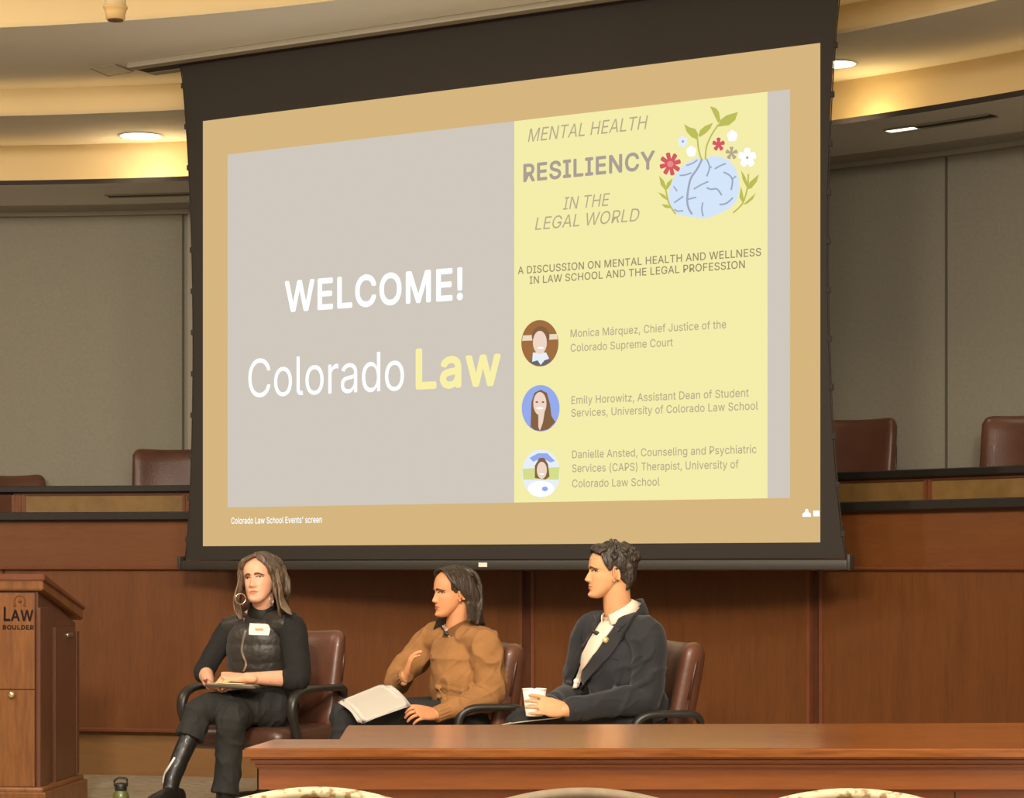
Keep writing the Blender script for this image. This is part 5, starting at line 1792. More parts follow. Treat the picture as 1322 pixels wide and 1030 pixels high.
# ================================================================== person in the quilted vest (left)
def person_vest():
    F = V((-sin(radians(24)), -cos(radians(24)), 0))
    LEFT = V((cos(radians(24)), -sin(radians(24)), 0))          # towards the person's own left
    root = empty('person', (P(340, 930, 11.2).x, 11.2, 0))
    tag(root, 'person with long brown hair in a black quilted vest, legs crossed, holding a notebook', 'person')
    SK = skin_mat('skin', (228, 170, 138))
    HR = hair_mat('long brown hair', (62, 48, 38), (126, 102, 80))
    K1 = dict(nose=.023, chin=.005, wide=1.03)
    mt = frame_of(P(335.5, 747, 11.05), 17, 4, 5, .975)

    pel, wai, che, upc = P(341, 912, 11.22), P(338, 875, 11.16), P(335, 842, 11.12), P(336, 813, 11.13)
    neck = P(339, 797, 11.13)
    rs, ls = P(299, 812, 11.20), P(376, 809, 11.02)
    re, le = P(264, 866, 11.13), P(383, 876, 10.94)
    rw, lw = P(271, 884, 10.93), P(318, 875, 10.82)
    rh, lh = P(322, 914, 11.13), P(360, 916, 11.03)
    rk, ra = P(299, 927, 10.78), P(290, 1046, 10.82)
    lk, la = P(259, 917, 10.82), P(222, 1008, 10.70)

    # --- body
    bm = BM()
    add_head(bm, mt, K1)
    loft(bm, [mt @ V((0, -.022, -.035)), mt @ V((0, -.024, -.09)), neck, upc + V((0, 0, .01))], [(.050, .052), (.050, .053), (.058, .056), (.09, .06)], side=LEFT, n=24, sub=4, round_ends=True)
    loft(bm, [pel, wai, che, upc], [(.15, .095), (.115, .085), (.135, .095), (.12, .07)], side=LEFT, n=24, sub=4, round_ends=True)
    for s_, e_, w_ in ((rs, re, rw), (ls, le, lw)):
        loft(bm, [upc.lerp(s_, .5), s_, s_.lerp(e_, .5), e_], [.05, .046, .040, .036], n=16, sub=4, round_ends=True)
        loft(bm, [e_, e_.lerp(w_, .3), e_.lerp(w_, .7), w_], [(.036, .036), (.037, .034), (.030, .027), (.025, .020)], side=V((0, 0, 1)), n=16, sub=4, round_ends=True)
    for h_, k_, a_ in ((rh, rk, ra), (lh, lk, la)):
        loft(bm, [h_.lerp(k_, .12), h_.lerp(k_, .5), k_, k_.lerp(a_, .4), a_], [.058, .055, .044, .034, .024], n=18, sub=4, round_ends=True)
    # left hand lies on the notebook, knuckles up; right hand holds the notebook end from below
    hand(bm, lw, P(290, 873, 10.80) - lw, V((.1, -.35, 1)), V((-.2, .9, .25)), curl=(28, 42, 30), thumb=(30, 15), s=.95)
    hand(bm, rw, P(288, 893, 10.80) - rw, V((-.3, -.5, -.9)), V((0, -.9, .6)), curl=(18, 28, 22), thumb=(55, 25), s=.93)
    obj('body', fuse(bm, .0028, 2), SK, root, world=True)
    face_parts(root, mt, K1, plain('brown brow', (92, 64, 46), .8), plain('rose lips', (186, 108, 94), .5), plain('brown iris', (58, 38, 26), .15), gaze=.3)

    # --- hair
    bm = BM()
    def H(x, y, z):
        return mt @ V((x, y, z))
    add_ball(bm, (0, 0, 0), 1, u=40, v=28)
    bm.verts.ensure_lookup_table()
    hm = mt @ Matrix.Translation((0, -.021, .034)) @ Matrix.Rotation(radians(-6), 4, 'X') @ Matrix.Diagonal((.086, .100, .091, 1))
    for v in bm.verts:
        v.co = hm @ v.co
    rnd = random.Random(3)
    # side locks: parted right of the middle, falling over both shoulders
    for s, base in ((1, 0), (-1, 0)):
        for i in range(13):
            t = i / 12
            y0 = .055 - .12 * t
            wob = rnd.uniform(-.006, .006)
            if s > 0:      # photo left: in front of the shoulder
                end = P(304 + 12 * t + rnd.uniform(-2, 2), 792 + 8 * t + rnd.uniform(-4, 4), 10.99 + .10 * t)
                mid = P(308 - 2 * t + rnd.uniform(-2, 2), 768, 11.0 + .09 * t)
            else:
                end = P(360 + 13 * t + rnd.uniform(-3, 3), 788 + 8 * (1 - t) + rnd.uniform(-4, 4), 10.97 + .16 * t)
                mid = P(358 + 3 * t + rnd.uniform(-2, 2), 766, 10.97 + .12 * t)
            pts = [H(-.018, .030 - .07 * t, .120 - .006 * t), H(s * .052, y0 * .95 + .006, .092), H(s * .0785, y0 * .85, .045), H(s * .083, y0 * .75 - .006, -.005) + V((wob, 0, 0)), mid, end]
            loft(bm, pts, [(.010, .007), (.017, .009), (.019, .010), (.018, .010), (.016, .010), (.005, .004)], side=F, n=10, sub=5, round_ends=True)
    for s in (1, -1):                                    # hair swept from the parting across the upper forehead
        for i in range(5):
            t = i / 4
            q = [H(-.012, .058 - .03 * t, .108 + .008 * t), H(s * .026 - .006, .076 - .02 * t, .092 + .010 * t), H(s * .056, .066 - .012 * t, .066 + .012 * t), H(s * .076, .044 - .01 * t, .030 + .010 * t), H(s * .084, .022, -.012)]
            loft(bm, q, [(.006, .005), (.011, .006), (.012, .007), (.012, .008), (.008, .006)], side=F, n=10, sub=5, round_ends=True)
    for i in range(9):                                   # the back
        t = -1 + 2 * i / 8
        pts = [H(.02 * t, -.02, .122), H(.06 * t, -.085, .085), H(.075 * t, -.118, .01), H(.085 * t, -.112, -.06), P(339 - 24 * t, 786, 11.2)]
        loft(bm, pts, [(.014, .010), (.024, .012), (.026, .012), (.024, .012), (.014, .010)], side=LEFT, n=10, sub=5, round_ends=True)
    obj('hair', fuse(bm, .0036, 2, wrinkle=lambda co: wrk(60, .0014, (1, 1, .25))(co) + wrk(26, .0045, (1, 1, .8), 4)(co)), HR, root, world=True)
    for s in (1, -1):                                    # lighter ends
        bm = BM()
        for i in range(6):
            t = i / 5
            if s > 0:
                pts = [P(310 + 4 * t, 742 - 6 * (i % 2), 10.965 + .05 * t), P(305.5 + 5 * t, 760, 10.955 + .05 * t), P(302.5 + 5 * t, 772, 10.95 + .05 * t), P(303 + 8 * t, 786, 10.96 + .05 * t), P(309 + 4 * t, 799, 10.95 + .06 * t)]
            else:
                pts = [P(355 + 3 * t, 740 - 6 * (i % 2), 10.95 + .04 * t), P(360 + 3 * t, 757, 10.93 + .04 * t), P(361 + 4 * t, 771, 10.92 + .05 * t), P(364 + 8 * t, 784, 10.91 + .06 * t), P(374 + 3 * t, 793, 10.90 + .06 * t)]
            loft(bm, pts, [(.001, .001), (.004, .004), (.006, .004), (.006, .004), (.0015, .0015)], side=F, n=8, sub=5, round_ends=True)
        h2 = obj('hair_lock', bm, hair_mat('light hair ends', (88, 68, 52), (142, 116, 90)), root, world=True)
        h2['label'] = 'lighter brown hair end'

    # --- hoop earrings
    SV = plain('silver', (232, 214, 200), .2, metal=.9)
    for c, r in ((P(310.5, 773, 10.93), .024), (P(350.5, 775, 10.93), .019)):
        bm = BM()
        pts = [c + V((r * cos(a) * .95, r * .3 * cos(a), r * sin(a))) for a in [2 * pi * i / 24 for i in range(25)]]
        if r < .02:
            pts = [c + V((r * .35 * cos(a), r * .9 * cos(a), r * sin(a))) for a in [2 * pi * i / 24 for i in range(25)]]
        loft(bm, pts, [.0024] * 25, n=8, sub=1)
        obj('hoop_earring', bm, SV, root, world=True)

    # --- black shirt (sleeves to below the elbow)
    bm = BM()
    loft(bm, [wai, che, upc, neck], [(.13, .10), (.145, .105), (.14, .085), (.07, .065)], side=LEFT, n=28, sub=4, round_ends=True)
    loft(bm, [upc.lerp(rs, .55), rs, rs.lerp(re, .5) + V((-.006, 0, 0)), re, re.lerp(rw, .16)], [.068, .062, .053, .049, .047], n=20, sub=5, round_ends=True)
    loft(bm, [upc.lerp(ls, .55), ls, ls.lerp(le, .5) + V((.010, 0, 0)), le + V((.006, 0, 0)), le.lerp(lw, .22)], [.068, .066, .062, .058, .044], n=20, sub=5, round_ends=True)
    SH = plain('black knit', (24, 22, 20), .9, bump=.2, bscale=250)
    obj('shirt', fuse(bm, .005, 3, wrinkle=wrk(16, .004, (1, 1, .8))), SH, root, world=True)

    # --- quilted vest
    def quilt(t, a):
        return 1 + .06 * abs(sin(pi * t * 7.0)) ** .55 - .035
    bm = BM()
    loft(bm, [P(341, 903, 11.20), P(339, 880, 11.17), P(336, 850, 11.125), P(335, 826, 11.11), P(337, 806, 11.125), P(339, 797, 11.13)],
         [(.172, .135), (.150, .125), (.152, .132), (.150, .122), (.108, .092), (.072, .072)], side=LEFT, n=56, sub=12, exp=2.25, mod=quilt)
    for s_, d_ in ((rs, .0), (ls, .0)):                   # shoulder yokes
        loft(bm, [upc.lerp(neck, .8), upc.lerp(s_, .55) + V((0, 0, .025)), s_.lerp(upc, .14) + V((0, 0, .016))], [(.062, .05), (.072, .058), (.074, .052)], side=F, n=20, sub=4, round_ends=True)
    VE = plain('quilted vest', (46, 42, 36), .5, var=.08, vscale=40, sheen=.1)
    vest = obj('vest', fuse(bm, .0045, 2, wrinkle=wrk(34, .0028)), VE, root, world=True)
    bm = BM()                                            # stand-up collar
    loft(bm, [P(340, 803, 11.12), P(340, 793, 11.11), P(342, 783, 11.115)], [(.082, .080), (.074, .076), (.074, .078)], side=LEFT, n=32, sub=5, cap=False,
         mod=lambda t, a: 1 + .015 * sin(a * 2))
    bmesh.ops.solidify(bm, geom=bm.faces[:], thickness=.010)
    obj('collar', bm, VE, vest, world=True)
    tr = bvh_of(vest)
    zp = strip('zipper', [(316.5, 814), (312, 832), (311.5, 842), (315, 850), (317.5, 858), (313.5, 866)], [(319, 814), (314.5, 832), (314, 842), (317.5, 850), (320, 858), (316, 866)], tr, .004, .003, SV, vest, across=1, dflt=11.0)
    zp['label'] = 'silver zipper'
    st = strip('name_sticker', [(323, 805), (322, 813), (322, 819.5)], [(347, 806), (348.5, 813), (346.5, 820.5)], tr, .005, .002, plain('sticker', (250, 238, 214), .6), vest, across=6, dflt=11.0)
    st['label'] = 'cream name sticker'
    bm = BM()
    for i, x in enumerate((331, 333, 335, 337.5, 339.5)):
        p = on_body(tr, x, 813.5, .0085, 11.0)
        add_box(bm, p, (.0045, .002, .007 + .003 * (i % 2)))
    strip('sticker_writing', [(330, 812), (330, 814.5)], [(340.5, 812.5), (340.5, 815)], tr, .0078, .0006, plain('sticker ink', (206, 150, 120), .7), st, across=3, dflt=11.0)
    bm.free()
    bm = BM()
    p = on_body(tr, 316.5, 803, .012, 11.0)
    add_box(bm, p, (.010, .006, .028), Matrix.Rotation(radians(8), 4, 'Y'), bevel=.003)
    obj('zip_pull', bm, plain('dark pull', (78, 72, 70), .4, metal=.5), vest, world=True)

    # --- trousers: left leg crossed over the right
    bm = BM()
    loft(bm, [P(341, 893, 11.19), pel, pel + V((0, 0, -.05))], [(.155, .115), (.175, .13), (.17, .125)], side=LEFT, n=28, sub=4, round_ends=True)
    loft(bm, [rh, rh.lerp(rk, .5), rk, rk.lerp(ra, .25), rk.lerp(ra, .6), P(290, 1024, 10.80)], [.092, .080, .068, .062, .062, .066], n=24, sub=5, round_ends=False)
    loft(bm, [lh, lh.lerp(lk, .35) + V((0, 0, .012)), lh.lerp(lk, .7) + V((0, 0, .008)), lk + V((.0, 0, .0)), lk.lerp(la, .22), lk.lerp(la, .40)], [.095, .084, .076, .066, .062, .066], n=24, sub=5, round_ends=False)
    for a, b in (((330, 905), (282, 903)), ((350, 912), (300, 908)), ((256, 925), (252, 950)), ((296, 940), (292, 1010)), ((285, 945), (300, 1015))):
        q0, q1 = P(*a, 10.86), P(*b, 10.78)
    TR = plain('black trousers', (34, 33, 30), .85, bump=.15, bscale=300, var=.08, vscale=20)
    tro = obj('trousers', fuse(bm, .005, 3, wrinkle=lambda co: creases((.2, .1, -1), 16, .16, .007, 2)(co) + wrk(13, .004)(co)), TR, root, world=True)

    # --- boots
    BO = plain('black boot leather', (26, 24, 22), .45, coat=.1, var=.1, vscale=20)
    heel, toe = P(230, 1042, 10.74), P(190, 1043, 10.50)
    bm = BM()
    shoe_boot(bm, heel, toe, la, s=.9, shaft_to=lk.lerp(la, .30))
    b1 = obj('boot', fuse(bm, .005, 4, wrinkle=wrk(18, .002)), BO, root, world=True)
    obj('sole', sole_of(heel + V((0, 0, .002)), toe + V((0, 0, -.004)), V((0, 0, 1)), .9), plain('boot sole', (24, 22, 20), .7), b1, world=True)
    tr2 = bvh_of(b1)
    bm = BM()
    loft(bm, [on_body(tr2, 225 - 18.5 * k / 7, 979 + 30 * k / 7, .000, 10.7) for k in range(8)], [(.007, .006)] * 8, side=(1, 0, 0), n=10, sub=2, round_ends=True)
    z2 = obj('boot_shine', bm, plain('boot shine', (248, 242, 232), .15, metal=.6), b1, world=True)  # bright strip added in place of a highlight on the leather
    z2['label'] = 'bright strip standing in for boot shine'
    bm = BM()
    add_ball(bm, on_body(tr2, 188.5, 1026.5, -.004, 10.45), (.016, .02, .012))
    obj('toe_glint', bm, plain('toe glint', (248, 242, 226), .2, metal=.5), b1, world=True)  # pale spot stands in for the glint on the toe
    heel, toe = P(290, 1066, 10.86) * 1, P(284, 1066, 10.58)
    heel.z = toe.z = .03
    bm = BM()
    shoe_boot(bm, heel, toe, P(290, 1046, 10.82), shaft_to=rk.lerp(ra, .62))
    b2 = obj('boot', fuse(bm, .005, 4), BO, root, world=True)
    obj('sole', sole_of(V((heel.x, heel.y, .032)), V((toe.x, toe.y, .012)), V((0, 0, 1))), plain('boot sole', (24, 22, 20), .7), b2, world=True)

    # --- notebook on the lap with a sheet of cream paper
    nb = empty('notebook', P(304, 886, 10.84))
    tag(nb, 'dark notebook lying flat on the lap of the person in the quilted vest', 'notebook')
    rot = Matrix.Rotation(radians(-10), 4, 'Z') @ Matrix.Rotation(radians(2), 4, 'Y') @ Matrix.Rotation(radians(-2), 4, 'X')
    bm = BM()
    add_box(bm, (0, 0, 0), (.235, .17, .012), rot, bevel=.003)
    obj('cover', bm, plain('dark cover', (66, 58, 46), .5), nb)
    bm = BM()
    add_box(bm, rot @ V((-.004, -.002, .009)), (.215, .16, .006), rot, bevel=.001)
    obj('pages', bm, plain('page edges', (150, 134, 106), .8), nb)
    bm = BM()
    add_box(bm, rot @ V((-.005, -.035, .0145)), (.115, .11, .004), rot)
    pa = obj('loose_sheet', bm, plain('cream paper', (250, 222, 150), .8), nb)
    return root


person_vest()
# ================================================================== person in the tan sweater (middle)
def person_sweater():
    a_ = radians(62)
    F = V((-sin(a_), -cos(a_), 0))
    LEFT = V((cos(a_), -sin(a_), 0))
    root = empty('person', (P(610, 930, 10.45).x, 10.45, 0))
    tag(root, 'person with long dark hair in a tan sweater, holding papers on the lap', 'person')
    SK = skin_mat('tan skin', (210, 146, 102))
    HR = hair_mat('dark straight hair', (40, 32, 26), (76, 62, 50))
    K = dict(nose=.022, chin=.007, wide=.97)
    mt = frame_of(P(584, 764, 10.42), 64, -3, 0, .915)

    pel, wai, che, upc = P(612, 926, 10.46), P(606, 895, 10.44), P(598, 862, 10.44), P(596, 832, 10.46)
    neck = P(592, 814, 10.45)
    ls, rs = P(626, 835, 10.28), P(556, 828, 10.62)
    le, re = P(631, 897, 10.27), P(510, 884, 10.62)
    lw, rw = P(564, 922, 10.12), P(524, 872, 10.44)
    lh, rh = P(606, 928, 10.33), P(594, 926, 10.54)
    lk, rk = P(456, 925, 10.20), P(450, 918, 10.42)
    la, ra = P(420, 1040, 10.12), P(432, 1040, 10.42)

    bm = BM()
    add_head(bm, mt, K)
    loft(bm, [mt @ V((0, -.026, -.03)), mt @ V((0, -.030, -.09)), neck, upc + V((0, 0, .0))], [(.048, .050), (.049, .052), (.056, .056), (.08, .06)], side=LEFT, n=24, sub=4, round_ends=True)
    loft(bm, [pel, wai, che, upc], [(.13, .09), (.105, .08), (.115, .08), (.10, .06)], side=LEFT, n=24, sub=4, round_ends=True)
    for s_, e_, w_ in ((rs, re, rw), (ls, le, lw)):
        loft(bm, [upc.lerp(s_, .5), s_, s_.lerp(e_, .5), e_], [.04, .040, .036, .034], n=16, sub=4, round_ends=True)
        loft(bm, [e_, e_.lerp(w_, .4), w_], [.034, .032, .024], n=16, sub=4, round_ends=True)
    for h_, k_, an in ((rh, rk, ra), (lh, lk, la)):
        loft(bm, [h_.lerp(k_, .1), h_.lerp(k_, .5), k_, k_.lerp(an, .4), an], [.055, .055, .044, .044, .032], n=18, sub=4, round_ends=True)
    # near hand: holds the corner of the papers, fingers curled towards the far side
    hand(bm, lw, P(541, 919, 10.06) - lw, V((.05, -.75, .6)), V((-.25, .2, 1)), curl=(22, 38, 30), thumb=(28, 10), s=.92, spread=5, thumb_in=.2)
    # far hand: raised in front of the chest, palm turned inwards
    hand(bm, rw, P(528, 856, 10.42) - rw, V((-.96, .12, -.2)), V((-.1, -1, .1)), curl=(16, 24, 18), thumb=(22, 12), s=.82, spread=2)
    obj('body', fuse(bm, .0028, 2), SK, root, world=True)
    face_parts(root, mt, K, plain('dark brow', (74, 50, 36), .8), plain('brown lips', (178, 98, 80), .45), M_IRIS, gaze=0)

    # --- hair: straight, tucked behind the near ear, down the back and over the far shoulder
    def H(x, y, z):
        return mt @ V((x, y, z))
    bm = BM()
    vs = add_ball(bm, (0, 0, 0), 1, u=40, v=28)
    hm = mt @ Matrix.Translation((0, -.024, .036)) @ Matrix.Rotation(radians(-8), 4, 'X') @ Matrix.Diagonal((.082, .099, .090, 1))
    for v in vs:
        v.co = hm @ v.co
    for i in range(12):                                   # near side: from the parting back over the ear, then straight down
        t = i / 11
        pts = [H(-.006, .055 - .12 * t, .112 + .010 * sin(pi * t)), H(-.050, .048 - .10 * t, .098), H(-.081, .022 - .085 * t, .048), H(-.086, -.030 - .055 * t, -.008),
               H(-.080, -.046 - .05 * t, -.06), P(606 + 17 * t, 800 + 3 * t, 10.30 + .10 * t)]
        loft(bm, pts, [(.008, .006), (.014, .008), (.016, .009), (.016, .010), (.015, .010), (.011, .007)], side=F, n=10, sub=5, round_ends=True)
    for i in range(9):                                    # back
        t = -1 + 2 * i / 8
        pts = [H(.02 * t, -.03, .117), H(.06 * t, -.088, .084), H(.072 * t, -.110, .01), H(.076 * t, -.108, -.06), P(620 + 4 * t, 804, 10.42 + .08 * t)]
        loft(bm, pts, [(.014, .010), (.022, .012), (.024, .012), (.022, .012), (.014, .008)], side=LEFT, n=10, sub=5, round_ends=True)
    for i in range(9):                                    # far side, hanging in front of the far shoulder
        t = i / 8
        pts = [H(.004, .060 - .09 * t, .113), H(.048, .056 - .09 * t, .096), H(.078, .030 - .06 * t, .045), H(.080, .014 - .05 * t, -.02), H(.072, .022 - .04 * t, -.085), P(560 + 12 * t, 813 - 2 * t, 10.52 - .02 * t)]
        loft(bm, pts, [(.008, .006), (.014, .008), (.016, .009), (.015, .009), (.013, .009), (.005, .004)], side=F, n=10, sub=5, round_ends=True)
    obj('hair', fuse(bm, .0034, 2, wrinkle=wrk(70, .0012, (1, 1, .2))), HR, root, world=True)

    # --- sweater
    bm = BM()
    loft(bm, [P(614, 932, 10.46), P(609, 912, 10.45), P(604, 893, 10.44), P(598, 864, 10.43), P(596, 838, 10.45), P(595, 820, 10.45)],
         [(.16, .125), (.170, .150), (.165, .145), (.166, .140), (.158, .115), (.105, .088)], side=LEFT, n=36, sub=6, exp=2.2, round_ends=False)
    loft(bm, [upc.lerp(ls, .45) + V((0, 0, .015)), ls + V((0, 0, .006)), ls.lerp(le, .45) + V((.012, 0, 0)), le, le.lerp(lw, .35) + V((0, 0, -.004)), le.lerp(lw, .72), le.lerp(lw, .86)],
         [.078, .076, .072, .068, .056, .046, .034], n=24, sub=6, round_ends=True)
    loft(bm, [upc.lerp(rs, .45) + V((0, 0, .015)), rs, rs.lerp(re, .5) + V((-.01, 0, 0)), re, re.lerp(rw, .45), re.lerp(rw, .85)], [.078, .074, .064, .056, .048, .036], n=24, sub=6, round_ends=True)
    folds = [([(600, 846), (585, 858), (566, 872)], 10.24, .007), ([(612, 848), (600, 866), (582, 884)], 10.22, .006), ([(618, 850), (612, 872), (606, 893)], 10.18, .006),
             ([(545, 884), (570, 886), (596, 893), (610, 900)], 10.22, .009), ([(548, 898), (570, 899), (590, 903)], 10.22, .007), ([(640, 858), (632, 874), (612, 890)], 10.12, .006),
             ([(652, 880), (632, 895), (608, 903)], 10.12, .007), ([(530, 838), (520, 855), (508, 872)], 10.56, .006), ([(575, 836), (560, 850), (548, 866)], 10.32, .009)]
    SWm = plain('tan knit', (152, 106, 60), .92, bump=.35, bscale=160, var=.06, vscale=25)
    tmp = fuse(bm, .006, 3)
    to = obj('tmp', tmp, None)
    tr = bvh_of(to)
    bpy.data.objects.remove(to)
    bm = BM()
    bm.from_mesh(tmp)
    for pts, d, r in folds:                               # soft creases across the knit
        q = [on_body(tr, p.x, p.y, -r * .35, d) for p in catmull([V((*p, 0)) for p in pts], 4)]
        loft(bm, q, [r * (.35 + .65 * sin(pi * (i + .5) / len(q))) for i in range(len(q))], n=10, sub=2, round_ends=True)
    sw = obj('sweater', fuse(bm, .005, 4, wrinkle=lambda co: creases((-.55, -.1, -.8), 8, .16, .012, 5)(co) + wrk(10, .006, (1, 1, 1.3), 5)(co)), SWm, root, world=True)
    # ribbed cuffs, collar, hem
    def ribs(t, a):
        return 1 + .035 * cos(a * 14)
    for e_, w_, r_ in ((le, lw, .034), (re, rw, .032)):
        bm = BM()
        loft(bm, [e_.lerp(w_, .74), e_.lerp(w_, .86), e_.lerp(w_, 1.02)], [r_ * 1.12, r_ * 1.05, r_], n=84, sub=4, mod=ribs)
        obj('cuff', bm, SWm, sw, world=True)
    bm = BM()
    loft(bm, [P(599, 826, 10.45), P(595, 817, 10.45), P(591.5, 810.5, 10.455)], [(.098, .092), (.088, .084), (.080, .078)], side=LEFT, n=40, sub=4, cap=False)
    bmesh.ops.solidify(bm, geom=bm.faces[:], thickness=.012)
    obj('neckband', bm, SWm, sw, world=True)
    tr = bvh_of(sw)
    # pale shirt collar showing at the neck, and the small clip microphone
    nb_ = bvh_of(sw, root.children[0])
    c1_ = strip('shirt_collar', [(569, 805), (573, 813), (577.5, 822)], [(573, 803), (579, 812), (582, 824)], nb_, .007, .003, plain('pale collar', (226, 196, 176), .8), root, across=2, dflt=10.35)
    bm = BM()
    p = on_body(nb_, 580.5, 822, .012, 10.3)
    loft(bm, [p + V((-.016, 0, .006)), p, p + V((.022, 0, .003))], [(.008, .008), (.010, .009), (.006, .006)], n=12, sub=3, round_ends=True)
    loft(bm, [p + V((.01, 0, 0)), on_body(nb_, 571, 812, .010, 10.3), on_body(nb_, 568, 800, .012, 10.36)], [.004] * 3, n=8, sub=3)
    mc = obj('clip_microphone', bm, plain('black mic', (28, 24, 24), .5), root, world=True)

    # --- trousers
    TR = plain('charcoal trousers', (34, 34, 35), .85, bump=.15, bscale=300, var=.08, vscale=20)
    bm = BM()
    loft(bm, [P(612, 914, 10.46), pel, pel + V((0, 0, -.06))], [(.15, .12), (.165, .13), (.16, .125)], side=LEFT, n=28, sub=4, round_ends=True)
    for h_, k_, an in ((rh, rk, ra), (lh, lk, la)):
        loft(bm, [h_, h_.lerp(k_, .5), k_, k_.lerp(an, .25), k_.lerp(an, .6), an + V((0, 0, -.04))], [.088, .076, .062, .060, .066, .07], n=24, sub=5)
        add_ball(bm, h_, .088)
    obj('trousers', fuse(bm, .006, 3, wrinkle=creases((1, 0, -.2), 12, .2, .008, 9)), TR, root, world=True)
    for an in (la, ra):
        hl, to_ = V((an.x + .05, an.y + .02, .04)), V((an.x - .17, an.y - .07, .03))
        bm = BM()
        shoe_boot(bm, hl, to_, V((an.x, an.y, .10)), shaft_to=V((an.x, an.y, .20)))
        bmesh.ops.translate(bm, vec=(0, 0, -.02), verts=bm.verts[:])
        b = obj('shoe', fuse(bm, .006, 4), plain('dark shoe', (36, 32, 30), .4), root, world=True)
        obj('sole', sole_of(V((hl.x, hl.y, .034)), V((to_.x, to_.y, .012)), V((0, 0, 1))), plain('shoe sole', (24, 22, 20), .7), b, world=True)

    # --- papers on the lap: a slightly fanned sheaf, each sheet an object
    tl, tp, br, bl = P(439, 911, 10.16), P(505, 888, 10.46), P(533, 916, 10.10), P(463, 918, 9.98)
    tl, tp, br = P(441, 906, 10.18), P(503, 884, 10.46), P(531, 911, 10.10)
    bl = tl + br - tp
    for i, (dx, dz, rz_) in enumerate(((-.018, 0, 3.0), (-.008, .003, -1.5), (0, .006, 0.5))):
        c = (tl + br) / 2
        rt_ = Matrix.Rotation(radians(rz_), 3, 'Z')
        bm = BM()
        n = 10
        g = []
        for j in range(n + 1):
            row = []
            for k in range(n + 1):
                u, w = j / n, k / n
                p = tl.lerp(tp, u).lerp(bl.lerp(br, u), w)
                p = c + rt_ @ (p - c)
                p = p + V((dx, dx * .4, dz + .012 * sin(pi * w) - .010 * u * (i - 1) * .5))
                row.append(bm.verts.new(p))
            g.append(row)
        for r0, r1 in zip(g, g[1:]):
            for k in range(n):
                bm.faces.new((r0[k], r0[k + 1], r1[k + 1], r1[k]))
        bmesh.ops.solidify(bm, geom=bm.faces[:], thickness=.0008)
        o = obj('sheet_of_paper', bm, plain('white paper', (246, 240, 230), .8), None)
        tag(o, ('lowest sheet of the white papers on the lap of the person in the tan sweater', 'middle sheet of the white papers on the lap of the person in the tan sweater',
                'top sheet of the white papers held by the person in the tan sweater')[i], 'sheet of paper', 'papers on the lap of the person in the sweater')
    return root


person_sweater()
